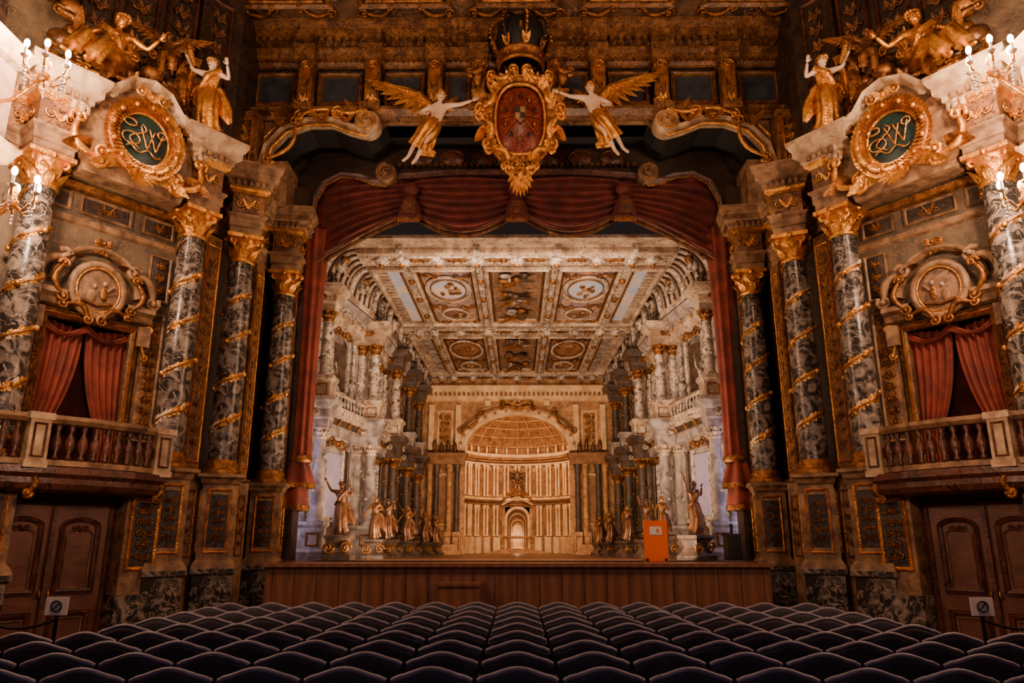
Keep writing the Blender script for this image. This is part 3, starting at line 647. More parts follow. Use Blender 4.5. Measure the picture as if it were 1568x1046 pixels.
# ---- stage curtain
cu=MB('stage_curtain_swags'); YS=17.15
def swag(x0,x1,ztop,zb,n=7,m=REDD,amp=.2):
    P=[]
    for i in range(57):
        t_=i/56; row=[]
        for j in range(25):
            u_=j/24; x=x0+(x1-x0)*u_; zb_=zb(u_)
            z=ztop+(zb_-ztop)*t_
            row.append((x,YS-amp*(.2+abs(S(PI*n*t_+.6*S(PI*u_))))*(max(0,S(PI*u_))**.6+.15),z))
        P.append(row)
    cu.grid(P,m)
    u0=[(x0+(x1-x0)*j/24,YS-.1-amp*.5,zb(j/24)) for j in range(25)]
    cu.tube(u0,.025,BRZ,6)
    for j in range(70):
        u_=j/69; x=x0+(x1-x0)*u_; cu.box((x,YS-.1,zb(u_)-.06),(.035,.03,.1),BRZ)
for q in (-1,1):
    swag(q*.02,q*2.62,10.6,lambda u:9.75-.62*max(0,S(PI*u))**.8)
    swag(q*2.62,q*4.98,10.6,lambda u:9.65-.35*u**.5-1.05*u**1.5,8)
for x in (-2.62,0,2.62):
    cu.ell((x,YS-.3,10.2),(.2,.16,.17),REDD,12,8); cu.tube([(x,YS-.25,10.1),(x,YS-.3,9.8),(x,YS-.28,9.4)],[.08,.19,.28],REDD,24,.18,6,.5)
    cu.ngon([(x-.13,9.85),(x+.13,9.85),(x+.17,9.5),(x-.17,9.5)],BRN,YS-.46,.04); cu.frame(x,9.67,YS-.46,.22,.28,.02,.02,DGOLD)
    for i in range(10): cu.box((x-.24+i*.053,YS-.4,9.36),(.03,.03,.12),DGOLD)
cu.finish()
for sg in (1,-1):
    s_=MB('side_stage_curtain'); s_.M=T((sg*4.93,17.15,0))
    s_.lathe([(.3,9.2),(.26,8.2),(.22,7),(.2,5.5),(.2,4.2),(.22,3.7)],REDC,seg=48,flute=.14,fn=8)
    s_.lathe([(.23,3.72),(.27,3.68),(.27,3.6),(.23,3.56)],DGOLD,seg=24)
    s_.lathe([(.2,3.58),(.3,3.3),(.36,3.1)],REDC,(sg*.05,0,0),48,.16,6); s_.lathe([(.36,3.1),(.37,3.0)],DGOLD,(sg*.05,0,0),48,.16,6)
    s_.lathe([(.2,3.3),(.32,2.8),(.34,2.6)],REDC,(sg*.14,0,0),48,.16,5); s_.lathe([(.35,2.62),(.36,2.5)],DGOLD,(sg*.14,0,0),48,.16,5)
    s_.finish()
# ------------------------------------------------------------------ stage
sf=MB('stage_floor'); sf.box((0,24.5,1.33),(16,16.4,.2),STGF); sf.box((0,15.6,1.33),(8.9,3.3,.2),STGF); sf.finish()
st=MB('stage_front_panelling'); st.box((0,13.96,.7),(8.9,.08,1.4),STGF)
for i in range(23): st.box((-4.35+i*.395,13.915,.7),(.012,.02,1.36),BRN)
st.box((0,13.93,1.42),(9.0,.22,.06),STGF); st.box((0,13.9,.06),(8.9,.1,.12),BRN)
st.box((-1.0,13.6,.55),(.7,.6,1.1),STGF); st.box((-1.0,13.6,1.12),(.76,.66,.05),STGF)
for q in (-1,1): st.box((q*4.45,15.0,.7),(.08,2.1,1.4),STGF)
st.finish()
def zc(Y): return 9.2-(Y-18)*.12
def sc(Y): return (zc(Y)-1.43)/(9.14-1.43)
def lev(z,Y): return 1.43+(z-1.43)*sc(Y)
STA=[(17.7,5.05),(18.5,4.83),(21,4.08),(24,3.75),(26,3.6),(28,3.45)]
def xw(Y):
    for (a_,b_),(c_,d_) in zip(STA,STA[1:]):
        if Y<=c_: return b_+(d_-b_)*(Y-a_)/(c_-a_)
    return STA[-1][1]
SECT=[([(.5,1.43),(.5,1.7),(.45,1.75),(.45,2.2),(.5,2.3),(.45,2.36)],STD),([(.45,2.36),(.45,4.55)],STB),
 ([(.45,4.55),(.2,4.57),(.2,4.7),(.16,4.75),(.16,4.82)],STB),([(.16,4.82),(.18,5.02)],STD),([(.18,5.02),(.08,5.08),(.0,5.2),(.0,5.28),(.5,5.3)],STW),
 ([(.5,5.3),(.5,7.55)],STB),([(.5,7.55),(.25,7.6),(.25,7.75),(.2,7.8),(.2,7.95)],STW),([(.2,7.95),(.1,8.0),(.0,8.12),(-.05,8.22),(.1,8.25)],STB)]
for sg,side in ((1,'left'),(-1,'right')):
    G=Matrix() if sg==1 else MIR
    m=MB('stage_scenery_wall_'+side); m.M=G
    Ys=sorted(set([y for y,_ in STA]+[19.5,20.2,22,23,25,27]))
    for pts,mt in SECT:
        P=[[(-(xw(Y)+o_),Y,lev(z,Y)) for (o_,z) in pts] for Y in Ys]; m.grid(P,mt,False)
    hc=lambda Y:4.2-.09*(Y-18)
    P=[]
    for Y in Ys:
        row=[]
        for i in range(9):
            q=i/8; x0=xw(Y)-.05; x1=hc(Y); row.append((-(x0+(x1-x0)*(1-C(PI/2*q))),Y,lev(8.25,Y)+(zc(Y)-lev(8.25,Y))*S(PI/2*q)))
        P.append(row)
    m.grid(P,STW,False)
    rs=random.Random(9)
    for i in range(38):
        Y=17.9+i*.265; pts=[]
        for j in range(6):
            q=.15+.8*j/5; x0=xw(Y)-.05; x1=hc(Y); pts.append((-(x0+(x1-x0)*(1-C(PI/2*q)))+.03,Y,lev(8.25,Y)+(zc(Y)-lev(8.25,Y))*S(PI/2*q)-.03))
        m.tube(pts,.03 if i%5 else .1,STD if i%5 else STCOL,5)
        if i%5==2:
            m.ell(pts[2],(.16,.22,.2),STCOL,8,6); m.ell(pts[3],(.1,.14,.12),DGOLD,8,6)
            for k_ in range(5): m.leaf(pts[2],Vector(pts[2])+Vector((.1,rs.uniform(-.4,.4),rs.uniform(-.3,.3))),(.1,0,0),.1,STW,3)
    for i in range(60):
        Y=18+i*.165; w_=xw(Y)
        m.box((-(w_+.06),Y,lev(5.12,Y)),(.1,.07,.06),STCOL); m.box((-(w_+.12),Y,lev(7.98,Y)),(.1,.07,.06),STCOL)
        m.lathe([(.02,0),(.045,.1),(.02,.22),(.03,.3)],STCOL,(-(w_+.1),Y,lev(5.3,Y)),6)
        if i%3==0: m.leaf((-(w_+.15),Y,lev(4.82,Y)),(-(w_+.1),Y+.15,lev(5.0,Y)),(.05,0,0),.05,GOLD,3); m.ell((-(w_+.15),Y,lev(7.85,Y)),(.03,.06,.05),GOLD,6,4)
    for i in range(14):
        Y=18+i*.7; Y2=Y+.72
        m.tube([(-(xw(Y)+.1),Y,lev(5.64,Y)),(-(xw(min(28,Y2))+.1),min(28,Y2),lev(5.64,Y2))],.05,STW,6)
    for (y0,y1) in ((19.1,20.6),(21.9,23.3),(24.6,25.8),(26.8,27.7)):
        ym=(y0+y1)/2; p0=Vector((-(xw(y0)+.45),y0)); p1=Vector((-(xw(y1)+.45),y1)); L_=(p1-p0).length; an=math.atan2(p1.y-p0.y,p1.x-p0.x); s0=sc(ym)
        m.M=G@T(((p0.x+p1.x)/2,ym,0))@RZ(an)
        for (z,h_,mm,yy) in ((3.3,1.7,VIOL,-.01),(6.5,1.4,STD,-.0)):
            zz=lev(z,ym); hh=h_*s0; m.box((0,yy,zz),(L_*.55,.05,hh),mm); m.frame(0,zz,-.02,L_*.62,hh+.1,.1,.1,STCOL,arch=.25)
            m.sweep([(-L_*.36,0),(L_*.36,0)],[(0,zz+hh*.5+.3),(.12,zz+hh*.5+.34),(.14,zz+hh*.5+.42),(0,zz+hh*.5+.44)],STW)
            m.orn(0,zz+hh*.5+.25,-.12,L_*.5,.3,DGOLD,1,.03,2)
            for q in (-1,1): m.lathe([(.06,-hh*.5),(.05,hh*.5),(.08,hh*.5+.1)],STD if z<5 else STCOL,(q*L_*.4,-.12,zz),8)
        m.M=G
    m.finish()
def wing(name,Y,ang=0,dark=0):
    mb=MB(name); s0=sc(Y)
    for k_,(dx,dy) in enumerate(((0,0),(-.42,.1))):
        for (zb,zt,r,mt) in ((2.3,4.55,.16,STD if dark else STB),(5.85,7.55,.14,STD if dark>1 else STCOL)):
            z0=(zb-1.43)*s0; z1=(zt-1.43)*s0; H_=z1-z0
            mb.M=T((dx,dy,0))
            mb.lathe([(r*1.35,z0),(r*1.35,z0+.06),(r*1.1,z0+.1),(r,z0+.14),(r*1.02,z0+H_*.4),(r*.86,z1-.28)],mt,seg=14)
            capital(mb,z1-.28,r*.86,DGOLD if dark or zb>5 else STW,.28)
            for i in range(14):
                a_=i*1.1; z=z0+.25+i*(H_-.6)/14; mb.ell((r*C(a_),r*S(a_),z),(.05,.05,.045),STCOL if not dark else DGOLD,6,4)
    mb.M=Matrix(); sq=lambda k1:[(-.42-k1,-k1),(k1,-k1),(k1,.1+k1),(-.42-k1,.1+k1)]
    def band(pr,mt): mb.sweep(sq(.2),[(a_,(z-1.43)*s0) for a_,z in pr],mt,'xy',0,True)
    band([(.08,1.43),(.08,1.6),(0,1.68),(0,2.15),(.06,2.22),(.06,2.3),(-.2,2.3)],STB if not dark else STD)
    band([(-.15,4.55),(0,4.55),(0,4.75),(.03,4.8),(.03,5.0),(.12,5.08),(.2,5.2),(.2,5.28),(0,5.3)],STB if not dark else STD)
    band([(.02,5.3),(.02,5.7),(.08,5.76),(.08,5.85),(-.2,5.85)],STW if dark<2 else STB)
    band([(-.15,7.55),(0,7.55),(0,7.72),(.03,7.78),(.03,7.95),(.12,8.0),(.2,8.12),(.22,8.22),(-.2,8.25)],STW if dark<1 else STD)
    for z in (1.9,5.5):
        mb.frame(0,(z-1.43)*s0,-.2,.3,.3,.04,.03,DGOLD)
    mb.orn(-.2,(4.9-1.43)*s0,-.25,.5,.15,STW,1,.02,1); mb.orn(-.2,(7.87-1.43)*s0,-.25,.5,.15,DGOLD,1,.02,1)
    z=(8.25-1.43)*s0
    mb.lathe([(.1,0),(.06,.06),(.14,.2),(.12,.3),(.05,.36),(.02,.45)],STD,(-.1,-.05,z),10)
    for q in (-1,1): mb.scroll((-.2+q*.3,z+.05),(-.2+q*.1,z+.3),STD,.06,-q*.3,.12,-.25)
    ob=mb.finish(); return ob
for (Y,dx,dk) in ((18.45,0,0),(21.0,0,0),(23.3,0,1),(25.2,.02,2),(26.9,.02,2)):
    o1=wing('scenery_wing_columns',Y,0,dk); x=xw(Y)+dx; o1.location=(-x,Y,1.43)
    me=o1.data.copy(); me.transform(MIR); me.flip_normals()
    o2=bpy.data.objects.new('scenery_wing_columns',me); bpy.context.scene.collection.objects.link(o2); o2.location=(x,Y,1.43)
def statue_mesh(nm,f_,c_,pose=None,ped=.55):
    mb=MB(nm)
    if ped:
        q=lambda k_:[(-k_,-k_),(k_,-k_),(k_,k_),(-k_,k_)]
        mb.sweep(q(.22),[(.1,0),(.1,.1),(.02,.18),(-.02,ped*.5),(.02,ped-.12),(.08,ped-.06),(.08,ped),(-.2,ped)],STD,'xy',0,True)
        for s_ in (-1,1): mb.spiral((s_*.2,-.25,ped*.5),.14,DGOLD,1.5,.035,s_)
    mb.M=T((0,0,ped))@Matrix.Scale(.72,4); figure(mb,pose or P_STAND,f_,c_,chub=1.1)
    return mb.finish()
s1=statue_mesh('bronze_statue',BRZ,BRZ); s1.location=(-4.12,17.95,1.43); 
s3=statue_mesh('gilded_statue',DGOLD,BRZ,P_ST2); s3.location=(-3.55,19.3,1.43); s3.scale=(.85,)*3
def addi(src,nm,x,y,z,s_=1,rz=0):
    return inst(src,nm,T((x,y,z))@RZ(rz)@Matrix.Scale(s_,4))
addi(s1,'bronze_statue',4.12,17.95,1.43,1,.6); addi(s3,'gilded_statue',3.62,19.3,1.43,.85,.4)
for i,(x,y,s_) in enumerate(((3.42,20.4,.85),(3.1,21.8,.8),(3.2,22.9,.8),(2.85,24.0,.75),(3.0,24.9,.75),(2.75,26.0,.72),(2.9,26.8,.75))):
    src,nm=((s1,'bronze_statue'),(s3,'gilded_statue'))[i%2]
    addi(src,nm,x,y,1.43,s_,.5); addi(src,nm,-x,y,1.43,s_,-.3)
s2=statue_mesh('scenery_stone_statue',STCOL,STB,P_STAND,0); s2.location=(-4.98,19.3,lev(5.28,19.3))
for (Y,s_) in ((19.3,1),(20.3,.9),(22.2,.85),(24.3,.8),(26.1,.75)):
    for sg in (1,-1):
        if Y==19.3 and sg==1: continue
        addi(s2,'scenery_stone_statue',-sg*(xw(Y)+.28),Y,lev(5.28,Y),s_,-sg*.6)
# scenic ceiling
g=MB('scenery_ceiling'); g.M=T((0,18,9.2))@RX(-math.atan(.12))@Matrix(((1,0,0,0),(0,0,1,0),(0,1,0,0),(0,0,0,1)))
g.warp=lambda p:(p[0]*(1-.0214*p[2]),p[1],p[2])
g.box((0,.1,5),(8.6,.1,10.6),STW)
def pan(x0,x1,z0,z1,m_,fr=STCOL,gd=True):
    cx=(x0+x1)/2;cz=(z0+z1)/2;w_=x1-x0;h_=z1-z0
    g.box((cx,.03,cz),(w_-.1,.04,h_-.1),m_); g.frame(cx,cz,.02,w_,h_,.14,.18,STW)
    if gd: g.frame(cx,cz,.02,w_-.32,h_-.32,.05,.08,DGOLD); g.frame(cx,cz,.02,w_-.5,h_-.5,.03,.06,STW)
rows=((1.1,5.0),(5.9,9.6))
for (z0,z1) in rows:
    bk=z0>5
    pan(-.95,.95,z0,z1,FDK)
    for q in (-1,1):
        xa,xb=sorted((q*1.15,q*3.0)); pan(xa,xb,z0,z1,FRES if not bk else FDK)
        xa,xb=sorted((q*3.1,q*4.1)); pan(xa,xb,z0,z1,SKYB if not bk else STB,gd=False)
        for i in range(18): g.box((q*3.85,-.03,z0+.25+i*(z1-z0-.5)/17),(.3,.08,.07),STW)
        for i in range(18): g.box((q*3.3,-.03,z0+.25+i*(z1-z0-.5)/17),(.06,.08,.07),DGOLD)
        xm=q*2.08; h_=z1-z0
        g.disc((xm,-.02,z0+h_*.36),.62,.75,SKYB if not bk else BDD,.02); g.ring((xm,-.05,z0+h_*.36),.66,.8,.05,STW); g.ring((xm,-.07,z0+h_*.36),.54,.66,.02,DGOLD)
        g.disc((xm,-.02,z0+h_*.8),.4,.36,FDK,.02); g.ring((xm,-.05,z0+h_*.8),.43,.4,.05,STW)
        rs=random.Random(int(z0*7)+q)
        for k_ in range(9):
            a_=rs.uniform(0,6.3); r_=rs.uniform(0,.4); g.ell((xm+r_*C(a_),-.05,z0+h_*.36+r_*1.2*S(a_)),(rs.uniform(.05,.13),.03,rs.uniform(.06,.15)),(BRZ,BDR,DGOLD,BDD)[k_%4],8,6)
        for k_ in range(4): g.ell((xm+rs.uniform(-.2,.2),-.05,z0+h_*.8+rs.uniform(-.2,.2)),(.08,.03,.08),(BRZ,BDR)[k_%2],8,6)
        for (ax,az) in ((-.62,.1),(.62,.1),(-.62,.62),(.62,.62),(-.6,.92),(.6,.92)):
            g.scroll((xm+ax,z0+h_*az+.15),(xm+ax*.5,z0+h_*az+.2),DGOLD,.03,.3*q,.1,-.05)
    h_=z1-z0
    for i in range(3):
        zz=z0+h_*(.2+.3*i); rs=random.Random(i+int(z0))
        for k_ in range(9): g.ell((rs.uniform(-.4,.4),-.08,zz+rs.uniform(-.3,.3)),(rs.uniform(.06,.2),.07,rs.uniform(.06,.2)),(BRZ,DGOLD,STB,STD)[k_%4],8,6)
        g.leaf((0,-.1,zz),(-.6,-.15,zz+.3),(0,-.1,0),.14,DGOLD); g.leaf((0,-.1,zz),(.5,-.15,zz-.35),(0,-.1,0),.14,STD)
for z in (.55,5.45,9.9):
    g.box((0,-.03,z),(8.4,.16,.7 if z<1 else .5),STW); g.frame(0,z,-.1,8.2,.36,.06,.05,STCOL)
    for x in (-3.6,-3.05,-2.1,-1.05,0,1.05,2.1,3.05,3.6):
        g.ell((x,-.16,z),(.2,.14,.2),STCOL,12,8); g.ell((x,-.26,z),(.09,.1,.09),DGOLD,8,6)
        for i in range(6):
            a_=PI*i/3; g.leaf((x,-.12,z),(x+.3*C(a_),-.16,z+.22*S(a_)),(0,-.06,0),.07,STW,3)
    for x in (-2.6,-1.6,-.5,.5,1.6,2.6): g.orn(x,z,-.14,.6,.24,DGOLD,1,.025,4)
for x in (-1.05,1.05,-3.05,3.05):
    g.box((x,-.04,5),(.16,.16,10),STCOL)
    for z in (1.8,3.0,4.2,6.8,8.2): g.ell((x,-.14,z),(.1,.08,.12),DGOLD,8,6)
g.finish()
# arch drop
ad=MB('scenery_arch_cloth'); YA=28.0
arch=[(-1.93,1.43),(-1.93,5.1)]+[(-1.93*C(PI*i/16),5.1+1.35*S(PI*i/16)) for i in range(1,16)]+[(1.93,5.1),(1.93,1.43)]
ad.ngon([(-3.9,1.43)]+arch+[(3.9,1.43),(3.9,7.95),(-3.9,7.95)],BDR,YA)
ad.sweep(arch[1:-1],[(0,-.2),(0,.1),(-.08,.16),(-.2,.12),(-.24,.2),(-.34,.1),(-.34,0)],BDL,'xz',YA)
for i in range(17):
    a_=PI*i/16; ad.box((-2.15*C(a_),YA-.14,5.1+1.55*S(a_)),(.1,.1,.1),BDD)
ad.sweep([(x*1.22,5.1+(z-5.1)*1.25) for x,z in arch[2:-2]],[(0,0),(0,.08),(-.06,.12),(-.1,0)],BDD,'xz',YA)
for q in (-1,1):
    for (x,zb,zt,r,mm) in ((2.2,2.2,4.6,.11,STD),(2.48,2.2,4.6,.1,BDR),(2.95,2.2,4.6,.11,STD),(3.2,2.2,4.6,.1,BDR)):
        ad.M=T((q*x,YA-.25,0)); ad.lathe([(r*1.4,zb),(r,zb+.1),(r*.88,zt-.3),(r*1.3,zt-.05),(r*1.5,zt)],mm,seg=12); 
        ad.box((0,0,(zb+1.43)/2),(r*3,.36,zb-1.43),BDR); ad.frame(0,(zb+1.43)/2,-.18,r*2.2,.5,.03,.02,BDD)
        ad.M=Matrix()
    ad.sweep([(q*2.7-.75,YA),(q*2.7-.75,YA-.42),(q*2.7+.75,YA-.42),(q*2.7+.75,YA)],[(0,4.6),(.03,4.62),(.03,4.8),(.1,4.9),(.14,5.0),(-.3,5.0)],BDD)
    ad.box((q*2.72,YA-.05,3.3),(.4,.1,1.6),BDD); ad.frame(q*2.72,3.3,YA-.06,.46,1.7,.06,.05,BDL,arch=.15)
    for x in (2.2,3.2): ad.box((q*x,YA-.08,6.0),(.2,.16,1.7),BDL)
    ad.frame(q*2.7,6.0,YA,.6,1.3,.08,.06,BDL); ad.orn(q*2.7,6.0,YA-.1,.4,1.0,DGOLD,4,.03,3)
    ad.scroll((q*1.4,6.55),(q*2.1,5.9),DGOLD,.05,-q*.2,.15,YA-.2)
    for i in range(4): ad.ell((q*(2.3+.25*i),YA-.25,5.2+.1*(i%2)),(.08,.08,.22),BRZ,8,6)
ad.sweep([(-3.9,YA),(3.9,YA)],[(0,7.0),(.08,7.05),(.08,7.2),(.2,7.3),(.3,7.42),(.3,7.55),(0,7.6)],BDL)
for i in range(40): ad.box((-3.4+i*.175,YA-.18,7.25),(.08,.16,.1),BDD)
for x in (-1.1,0,1.1): ad.box((x,YA-.1,6.9),(.22,.2,.2),BDL)
ad.orn(0,6.8,YA-.2,1.6,.4,DGOLD,2,.04,2)
for q in (-1,1): ad.box((q*2.7,YA-.75,1.6),(1.2,.1,.35),BDR)
ad.finish()
# apse scene behind the arch: two storeys of columns, half dome and a receding corridor
b=MB('scenery_apse_backdrop'); CY=28.9; AX,AY=2.35,2.6
def ap(a,z,r=1.0): return (AX*r*C(a),CY+AY*r*S(a),z)
NA=24; g0=.215
for (a0,a1) in ((-.05,PI/2-g0),(PI/2+g0,PI+.05)):
    b.grid([[ap(a0+(a1-a0)*i/14,z) for i in range(15)] for z in (1.43,5.1)],BDR)
b.grid([[ap(PI/2-g0+2*g0*i/6,z) for i in range(7)] for z in (3.25,5.1)],BDR)
P=[]
for j in range(9):
    q=PI/2*j/8; P.append([(AX*C(q)*C(-.05+(PI+.1)*i/NA),CY+AY*C(q)*S(-.05+(PI+.1)*i/NA),5.3+1.6*S(q)) for i in range(NA+1)])
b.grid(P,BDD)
for i in range(1,12):
    a=PI*i/12; b.tube([(AX*C(q)*C(a)*.985,CY+AY*C(q)*S(a)*.985,5.3+1.57*S(q)) for q in [PI/2*k_/8*.95 for k_ in range(9)]],.035,BDR,5)
for k_ in range(1,6):
    q=PI/2*k_/6.5; b.tube([(AX*C(q)*C(PI*i/NA)*.98,CY+AY*C(q)*S(PI*i/NA)*.98,5.3+1.57*S(q)) for i in range(NA+1)],.035,BDR,5)
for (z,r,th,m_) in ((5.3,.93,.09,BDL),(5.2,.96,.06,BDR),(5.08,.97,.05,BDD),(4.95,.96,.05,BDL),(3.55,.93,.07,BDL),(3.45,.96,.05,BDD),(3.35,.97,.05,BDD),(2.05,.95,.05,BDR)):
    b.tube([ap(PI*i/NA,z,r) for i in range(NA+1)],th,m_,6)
for i in range(15):
    a=PI*(i+.5)/15; near=abs(a-PI/2)<g0+.02
    for da in (-.035,.035):
        if not near:
            x,y,_=ap(a+da,0,.92); b.lathe([(.075,2.1),(.05,2.16),(.045,3.1),(.08,3.3)],BDL,(x,y,0),8)
        x,y,_=ap(a+da,0,.92); b.lathe([(.07,3.65),(.045,3.7),(.04,4.7),(.075,4.9)],BDL,(x,y,0),8)
    if not near:
        x,y,_=ap(a,0,.92); b.box((x,y,1.75),(.3,.26,.62),BDL,a-PI/2)
    a2=PI*(i+1)/15
    if i<14 and abs(a2-PI/2)>g0:
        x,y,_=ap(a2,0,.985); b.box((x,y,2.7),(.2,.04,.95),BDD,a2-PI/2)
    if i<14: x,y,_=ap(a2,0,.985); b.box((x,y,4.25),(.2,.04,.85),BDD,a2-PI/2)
    x,y,_=ap(a,0,.9); b.ell((x,y,5.5),(.05,.05,.15),BDL,6,5)
def archo(r,z0,zt,m_,y,th=.05,base=1.43): b.tube([(-r,y,base),(-r,y,z0)]+[(-r*C(PI*i/12),y,z0+(zt-z0)*S(PI*i/12)) for i in range(1,12)]+[(r,y,z0),(r,y,base)],th,m_,6)
yf=CY+AY-.08
for i in range(7):
    k_=i/6; r=.47-.27*k_; archo(r,2.75-.4*k_,3.22-.62*k_,BDL if i%2==0 else BDD,yf+.03+.26*i,.07-.035*k_,1.43+.3*k_)
P=[]
for (k_,y) in ((0,yf),(1,yf+1.7)):
    r=.5-.28*k_; P.append([(-r,y,1.43+.3*k_)]+[(-r*C(PI*i/8),y,2.75-.4*k_+(.5-.2*k_)*S(PI*i/8)) for i in range(9)]+[(r,y,1.43+.3*k_)])
b.grid(P,BDR)
b.add([(-.5,yf,1.43),(.5,yf,1.43),(.22,yf+1.7,1.73),(-.22,yf+1.7,1.73)],[(0,1,2,3)],BDL)
b.ngon([(-.3,1.6),(.3,1.6),(.3,2.9),(-.3,2.9)],BDL,yf+1.72)
b.sweep([(-.62,3.3),(0,3.62),(.62,3.3)],[(0,0),(0,.12),(-.06,.14),(-.08,0)],BDL,'xz',yf-.1)
for i in range(6): b.box((0,yf-1.0+.16*i,1.45+.03*i),(2.4-.26*i,.17,.04),BDR)
b.orn(0,4.4,yf-.25,.6,.7,BRZ,2,.05,5); b.leaf((0,yf-.3,4.5),(-.4,yf-.3,4.75),(0,0,-.1),.09,BRZ); b.leaf((0,yf-.3,4.5),(.4,yf-.3,4.75),(0,0,-.1),.09,BRZ); b.orn(0,3.8,yf-.2,.5,.4,DGOLD,2,.035,6)
b.ell((0,yf-.3,4.45),(.13,.08,.2),STD,8,6)
for q in (-1,1): b.scroll((q*.9,3.55),(q*.35,3.75),DGOLD,.05,q*.2,.1,yf-.2)
b.finish()
h=MB('wall_stage_house'); 
for q in (-1,1): h.box((q*6.6,25,5.5),(.2,17,9),BLACK)
h.box((0,33.5,5.5),(13.4,.2,9),BLACK); h.finish()
ob=MB('orange_notice_board'); ob.box((2.95,16.6,1.85),(.5,.06,.84),ORNG); ob.box((2.95,16.56,2.06),(.26,.01,.17),WHITE); ob.box((2.99,16.553,2.06),(.05,.01,.08),ORNG)
for q in (-1,1): ob.box((2.95+q*.2,16.75,1.46),(.05,.4,.06),METAL)
ob.finish()
pb=MB('stage_equipment_box'); pb.box((4.55,16.5,1.7),(.3,.3,.5),METAL); pb.box((4.55,16.5,1.97),(.34,.34,.05),BLACK); pb.tube([(4.55,16.5,2.0),(4.55,16.5,2.2)],.03,METAL); pb.finish()
# ------------------------------------------------------------------ seats
def seatrow(Y,half):
    mb=MB('theatre_seat_row'); w_=.634; n=int(2*half/w_); n-=n%2
    for i in range(n+1):
        x=-n*w_/2+i*w_; y=Y-.008*x*x; mb.M=T((x,y,0))@RZ(-.016*x)
        P=[]; tops=[]
        for k_ in range(13):
            u_=-1+2*k_/12; xx=u_*.292; zt=.868+.034*C(PI*u_)-(.02 if abs(u_)>.99 else 0); cv=.04*u_*u_
            P.append([(xx,cv+.01,.42),(xx,cv-.035,.42),(xx,cv-.055,.7),(xx,cv-.085,zt-.05),(xx,cv-.06,zt),(xx,cv-.02,zt-.005),(xx,cv+.01,zt-.05),(xx,cv+.01,.42)])
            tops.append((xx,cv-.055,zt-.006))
        mb.grid(P,SEAT); mb.tube(tops,.021,RIMHI,8)  # added tube carries the painted rim highlight
        mb.ell((0,.26,.45),(.27,.26,.07),SEAT,12,6)
        for q in (-1,1):
            mb.box((q*.25,.02,.22),(.035,.05,.44),METAL); mb.box((q*.25,.42,.22),(.035,.04,.44),METAL)
            mb.tube([(q*.305,-.0,.66),(q*.305,.2,.68),(q*.305,.4,.64),(q*.3,.42,.4)],.018,METAL,6)
    return mb.finish()
for r_ in range(9):
    seatrow(6.0+.8*r_,(5.4,5.4,5.4,5.1,4.9,4.9,4.9,4.7,4.5)[r_])
for sg in (-1,1):
    s_=MB('rope_barrier_with_sign'); s_.M=T((sg*5.4,9.3,0))
    for dx in (0,.9):
        s_.lathe([(.16,0),(.16,.02),(.03,.05),(.02,.95),(.035,.97),(.0,1.0)],METAL,(dx*sg,0,0),14)
    s_.tube([(sg*(.9*i/8),0,.93-.1*S(PI*i/8)) for i in range(9)],.018,METAL,6)
    s_.box((0,-.03,1.08),(.26,.015,.2),WHITE); s_.ring((0,-.045,1.08),.06,.06,.01,INK,16,5); s_.tube([(-.04,-.045,1.04),(.04,-.045,1.12)],.008,INK,4)
    s_.finish()
def light(nm,typ,loc,e,col,size=.3,rot=None,sy=None,spot=None):
    l=bpy.data.lights.new(nm,typ); l.energy=e; l.color=col
    if typ=='AREA':
        l.size=size
        if sy: l.shape='RECTANGLE'; l.size_y=sy
    else: l.shadow_soft_size=size
    o_=bpy.data.objects.new(nm,l); bpy.context.scene.collection.objects.link(o_); o_.location=loc
    if rot: 
        d=Vector(rot)-Vector(loc); o_.rotation_euler=d.to_track_quat('-Z','Y').to_euler()
    return o_
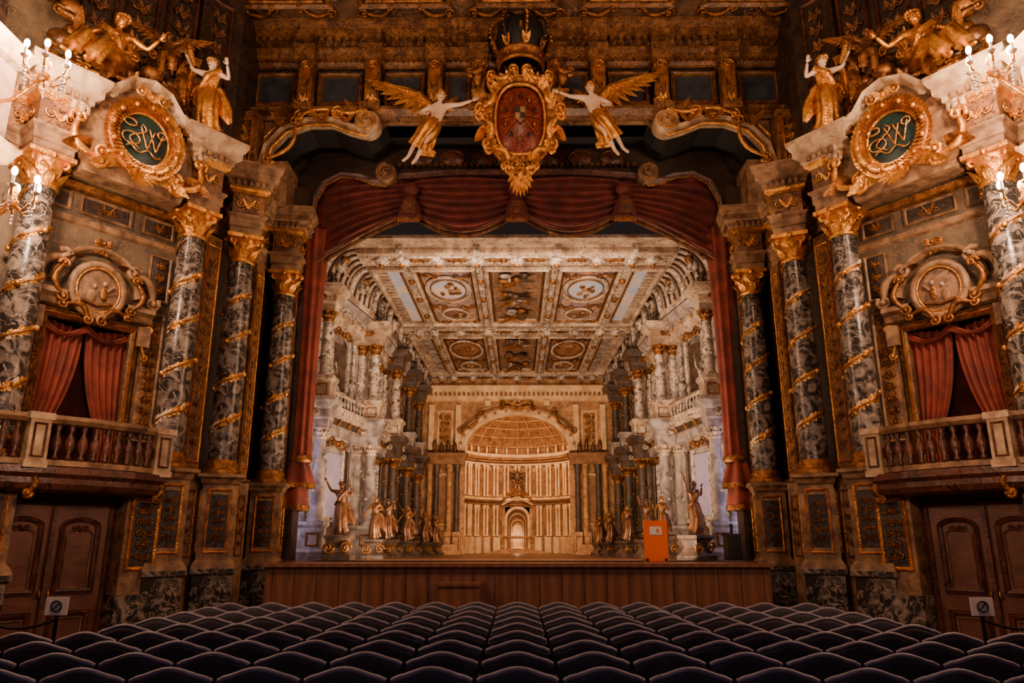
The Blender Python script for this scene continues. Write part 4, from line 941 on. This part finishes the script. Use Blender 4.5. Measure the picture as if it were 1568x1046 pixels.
for sg in (-1,1):
    for (x,y,z) in ((6.95,9.6,8.7),(7.0,9.5,6.6)):
        s_=MB('candelabra_wall_lamp'); s_.M=T((sg*x,y,z))
        s_.tube([(sg*.9,.3,-.5),(sg*.5,.1,-.6),(0,0,-.3),(0,0,0)],.03,GOLD,8)
        s_.lathe([(.02,-.35),(.09,-.28),(.04,-.18),(.07,-.1),(.02,.05)],GOLD,seg=10)
        for i in range(6):
            a_=2*PI*i/6; p=(.3*C(a_),.3*S(a_)); s_.tube([(0,0,-.25),(p[0]*.5,p[1]*.5,-.36),(p[0],p[1],-.22),(p[0],p[1],-.12)],.016,GOLD,6)
            s_.lathe([(.02,-.14),(.06,-.1),(.02,-.09),(.018,.04)],CREAM,(p[0],p[1],0),8); s_.ell((p[0],p[1],.1),(.04,.04,.07),GLOW,8,6)
            for j in range(4): s_.ell((p[0]*.9,p[1]*.9,-.28-.06*j),(.02,.02,.026),CRYS,6,4)
        s_.finish()
        light('wall_lamp_light','POINT',(sg*(x-.0),y,z+.25),340,(1,.6,.38),.12)
    p=MB('wall_box_tier_pier'); p.M=Matrix() if sg<0 else MIR
    p.box((-7.95,9.75,4.6),(.5,.6,9.2),PLAST); p.sweep([(-7.7,4),(-7.7,10.0),(-8.2,10.05)],[(0,7.2),(.1,7.25),(.16,7.4),(.22,7.5),(0,7.55)],CREAM)
    p.sweep([(-7.7,4),(-7.7,10.0),(-8.2,10.05)],[(0,8.8),(.1,8.85),(.16,9.0),(.22,9.1),(0,9.2)],CREAM)
    p.finish()
WA=(1,.57,.33)
light('unseen_house_light','POINT',(-5.0,8.0,10.0),400,WA,.25)  # unseen house lights without fixtures, placed to rake the portal
light('unseen_house_light','POINT',(5.0,8.0,10.0),400,WA,.25)
light('unseen_house_light','POINT',(0,10.5,11.9),270,WA,.22)
light('seat_fill_light','POINT',(0,1.0,5.0),190,(.85,.6,.8),.4)  # added violet fill for the seats, no fixture there
light('lower_wall_fill_light','POINT',(-5.0,9.0,3.4),120,WA,.12)  # pair of added low lights to brighten the lower walls, no sconce there
light('lower_wall_fill_light','POINT',(5.0,9.0,3.4),120,WA,.12)
light('stage_batten','AREA',(0,17.7,8.7),190,(1,.68,.44),6,(0,24,3),.5)
light('stage_ceiling_fill','AREA',(0,17.4,1.55),760,(1,.67,.43),7,(0,22.0,9),.5)  # unseen area light added to brighten the scenic ceiling from below
light('backdrop_light','AREA',(0,28.5,6.0),130,(1,.58,.28),2.6,(0,31.2,3.2),.3)
light('corridor_light','POINT',(0,yf+1.2,2.1),10,(1,.72,.42),.05)
light('arch_light','AREA',(0,24.5,1.6),85,(1,.55,.27),4,(0,28,4.5),.3)
for q in (-1,1):
    light('wing_light','AREA',(q*5.6,17.9,3.5),70,(.62,.58,1),.6,(q*4.4,20,3.5),3)
w=bpy.data.worlds.new('hall_ambient'); bpy.context.scene.world=w; w.use_nodes=True
w.node_tree.nodes['Background'].inputs[0].default_value=(.35,.23,.22,1); w.node_tree.nodes['Background'].inputs[1].default_value=.05
cd=bpy.data.cameras.new('camera'); cd.lens=1150/1568*36; cd.sensor_width=36
co=bpy.data.objects.new('camera',cd); bpy.context.scene.collection.objects.link(co)
co.location=(0,0,1.78); co.rotation_euler=(PI/2+math.atan(.27),0,.007); bpy.context.scene.camera=co
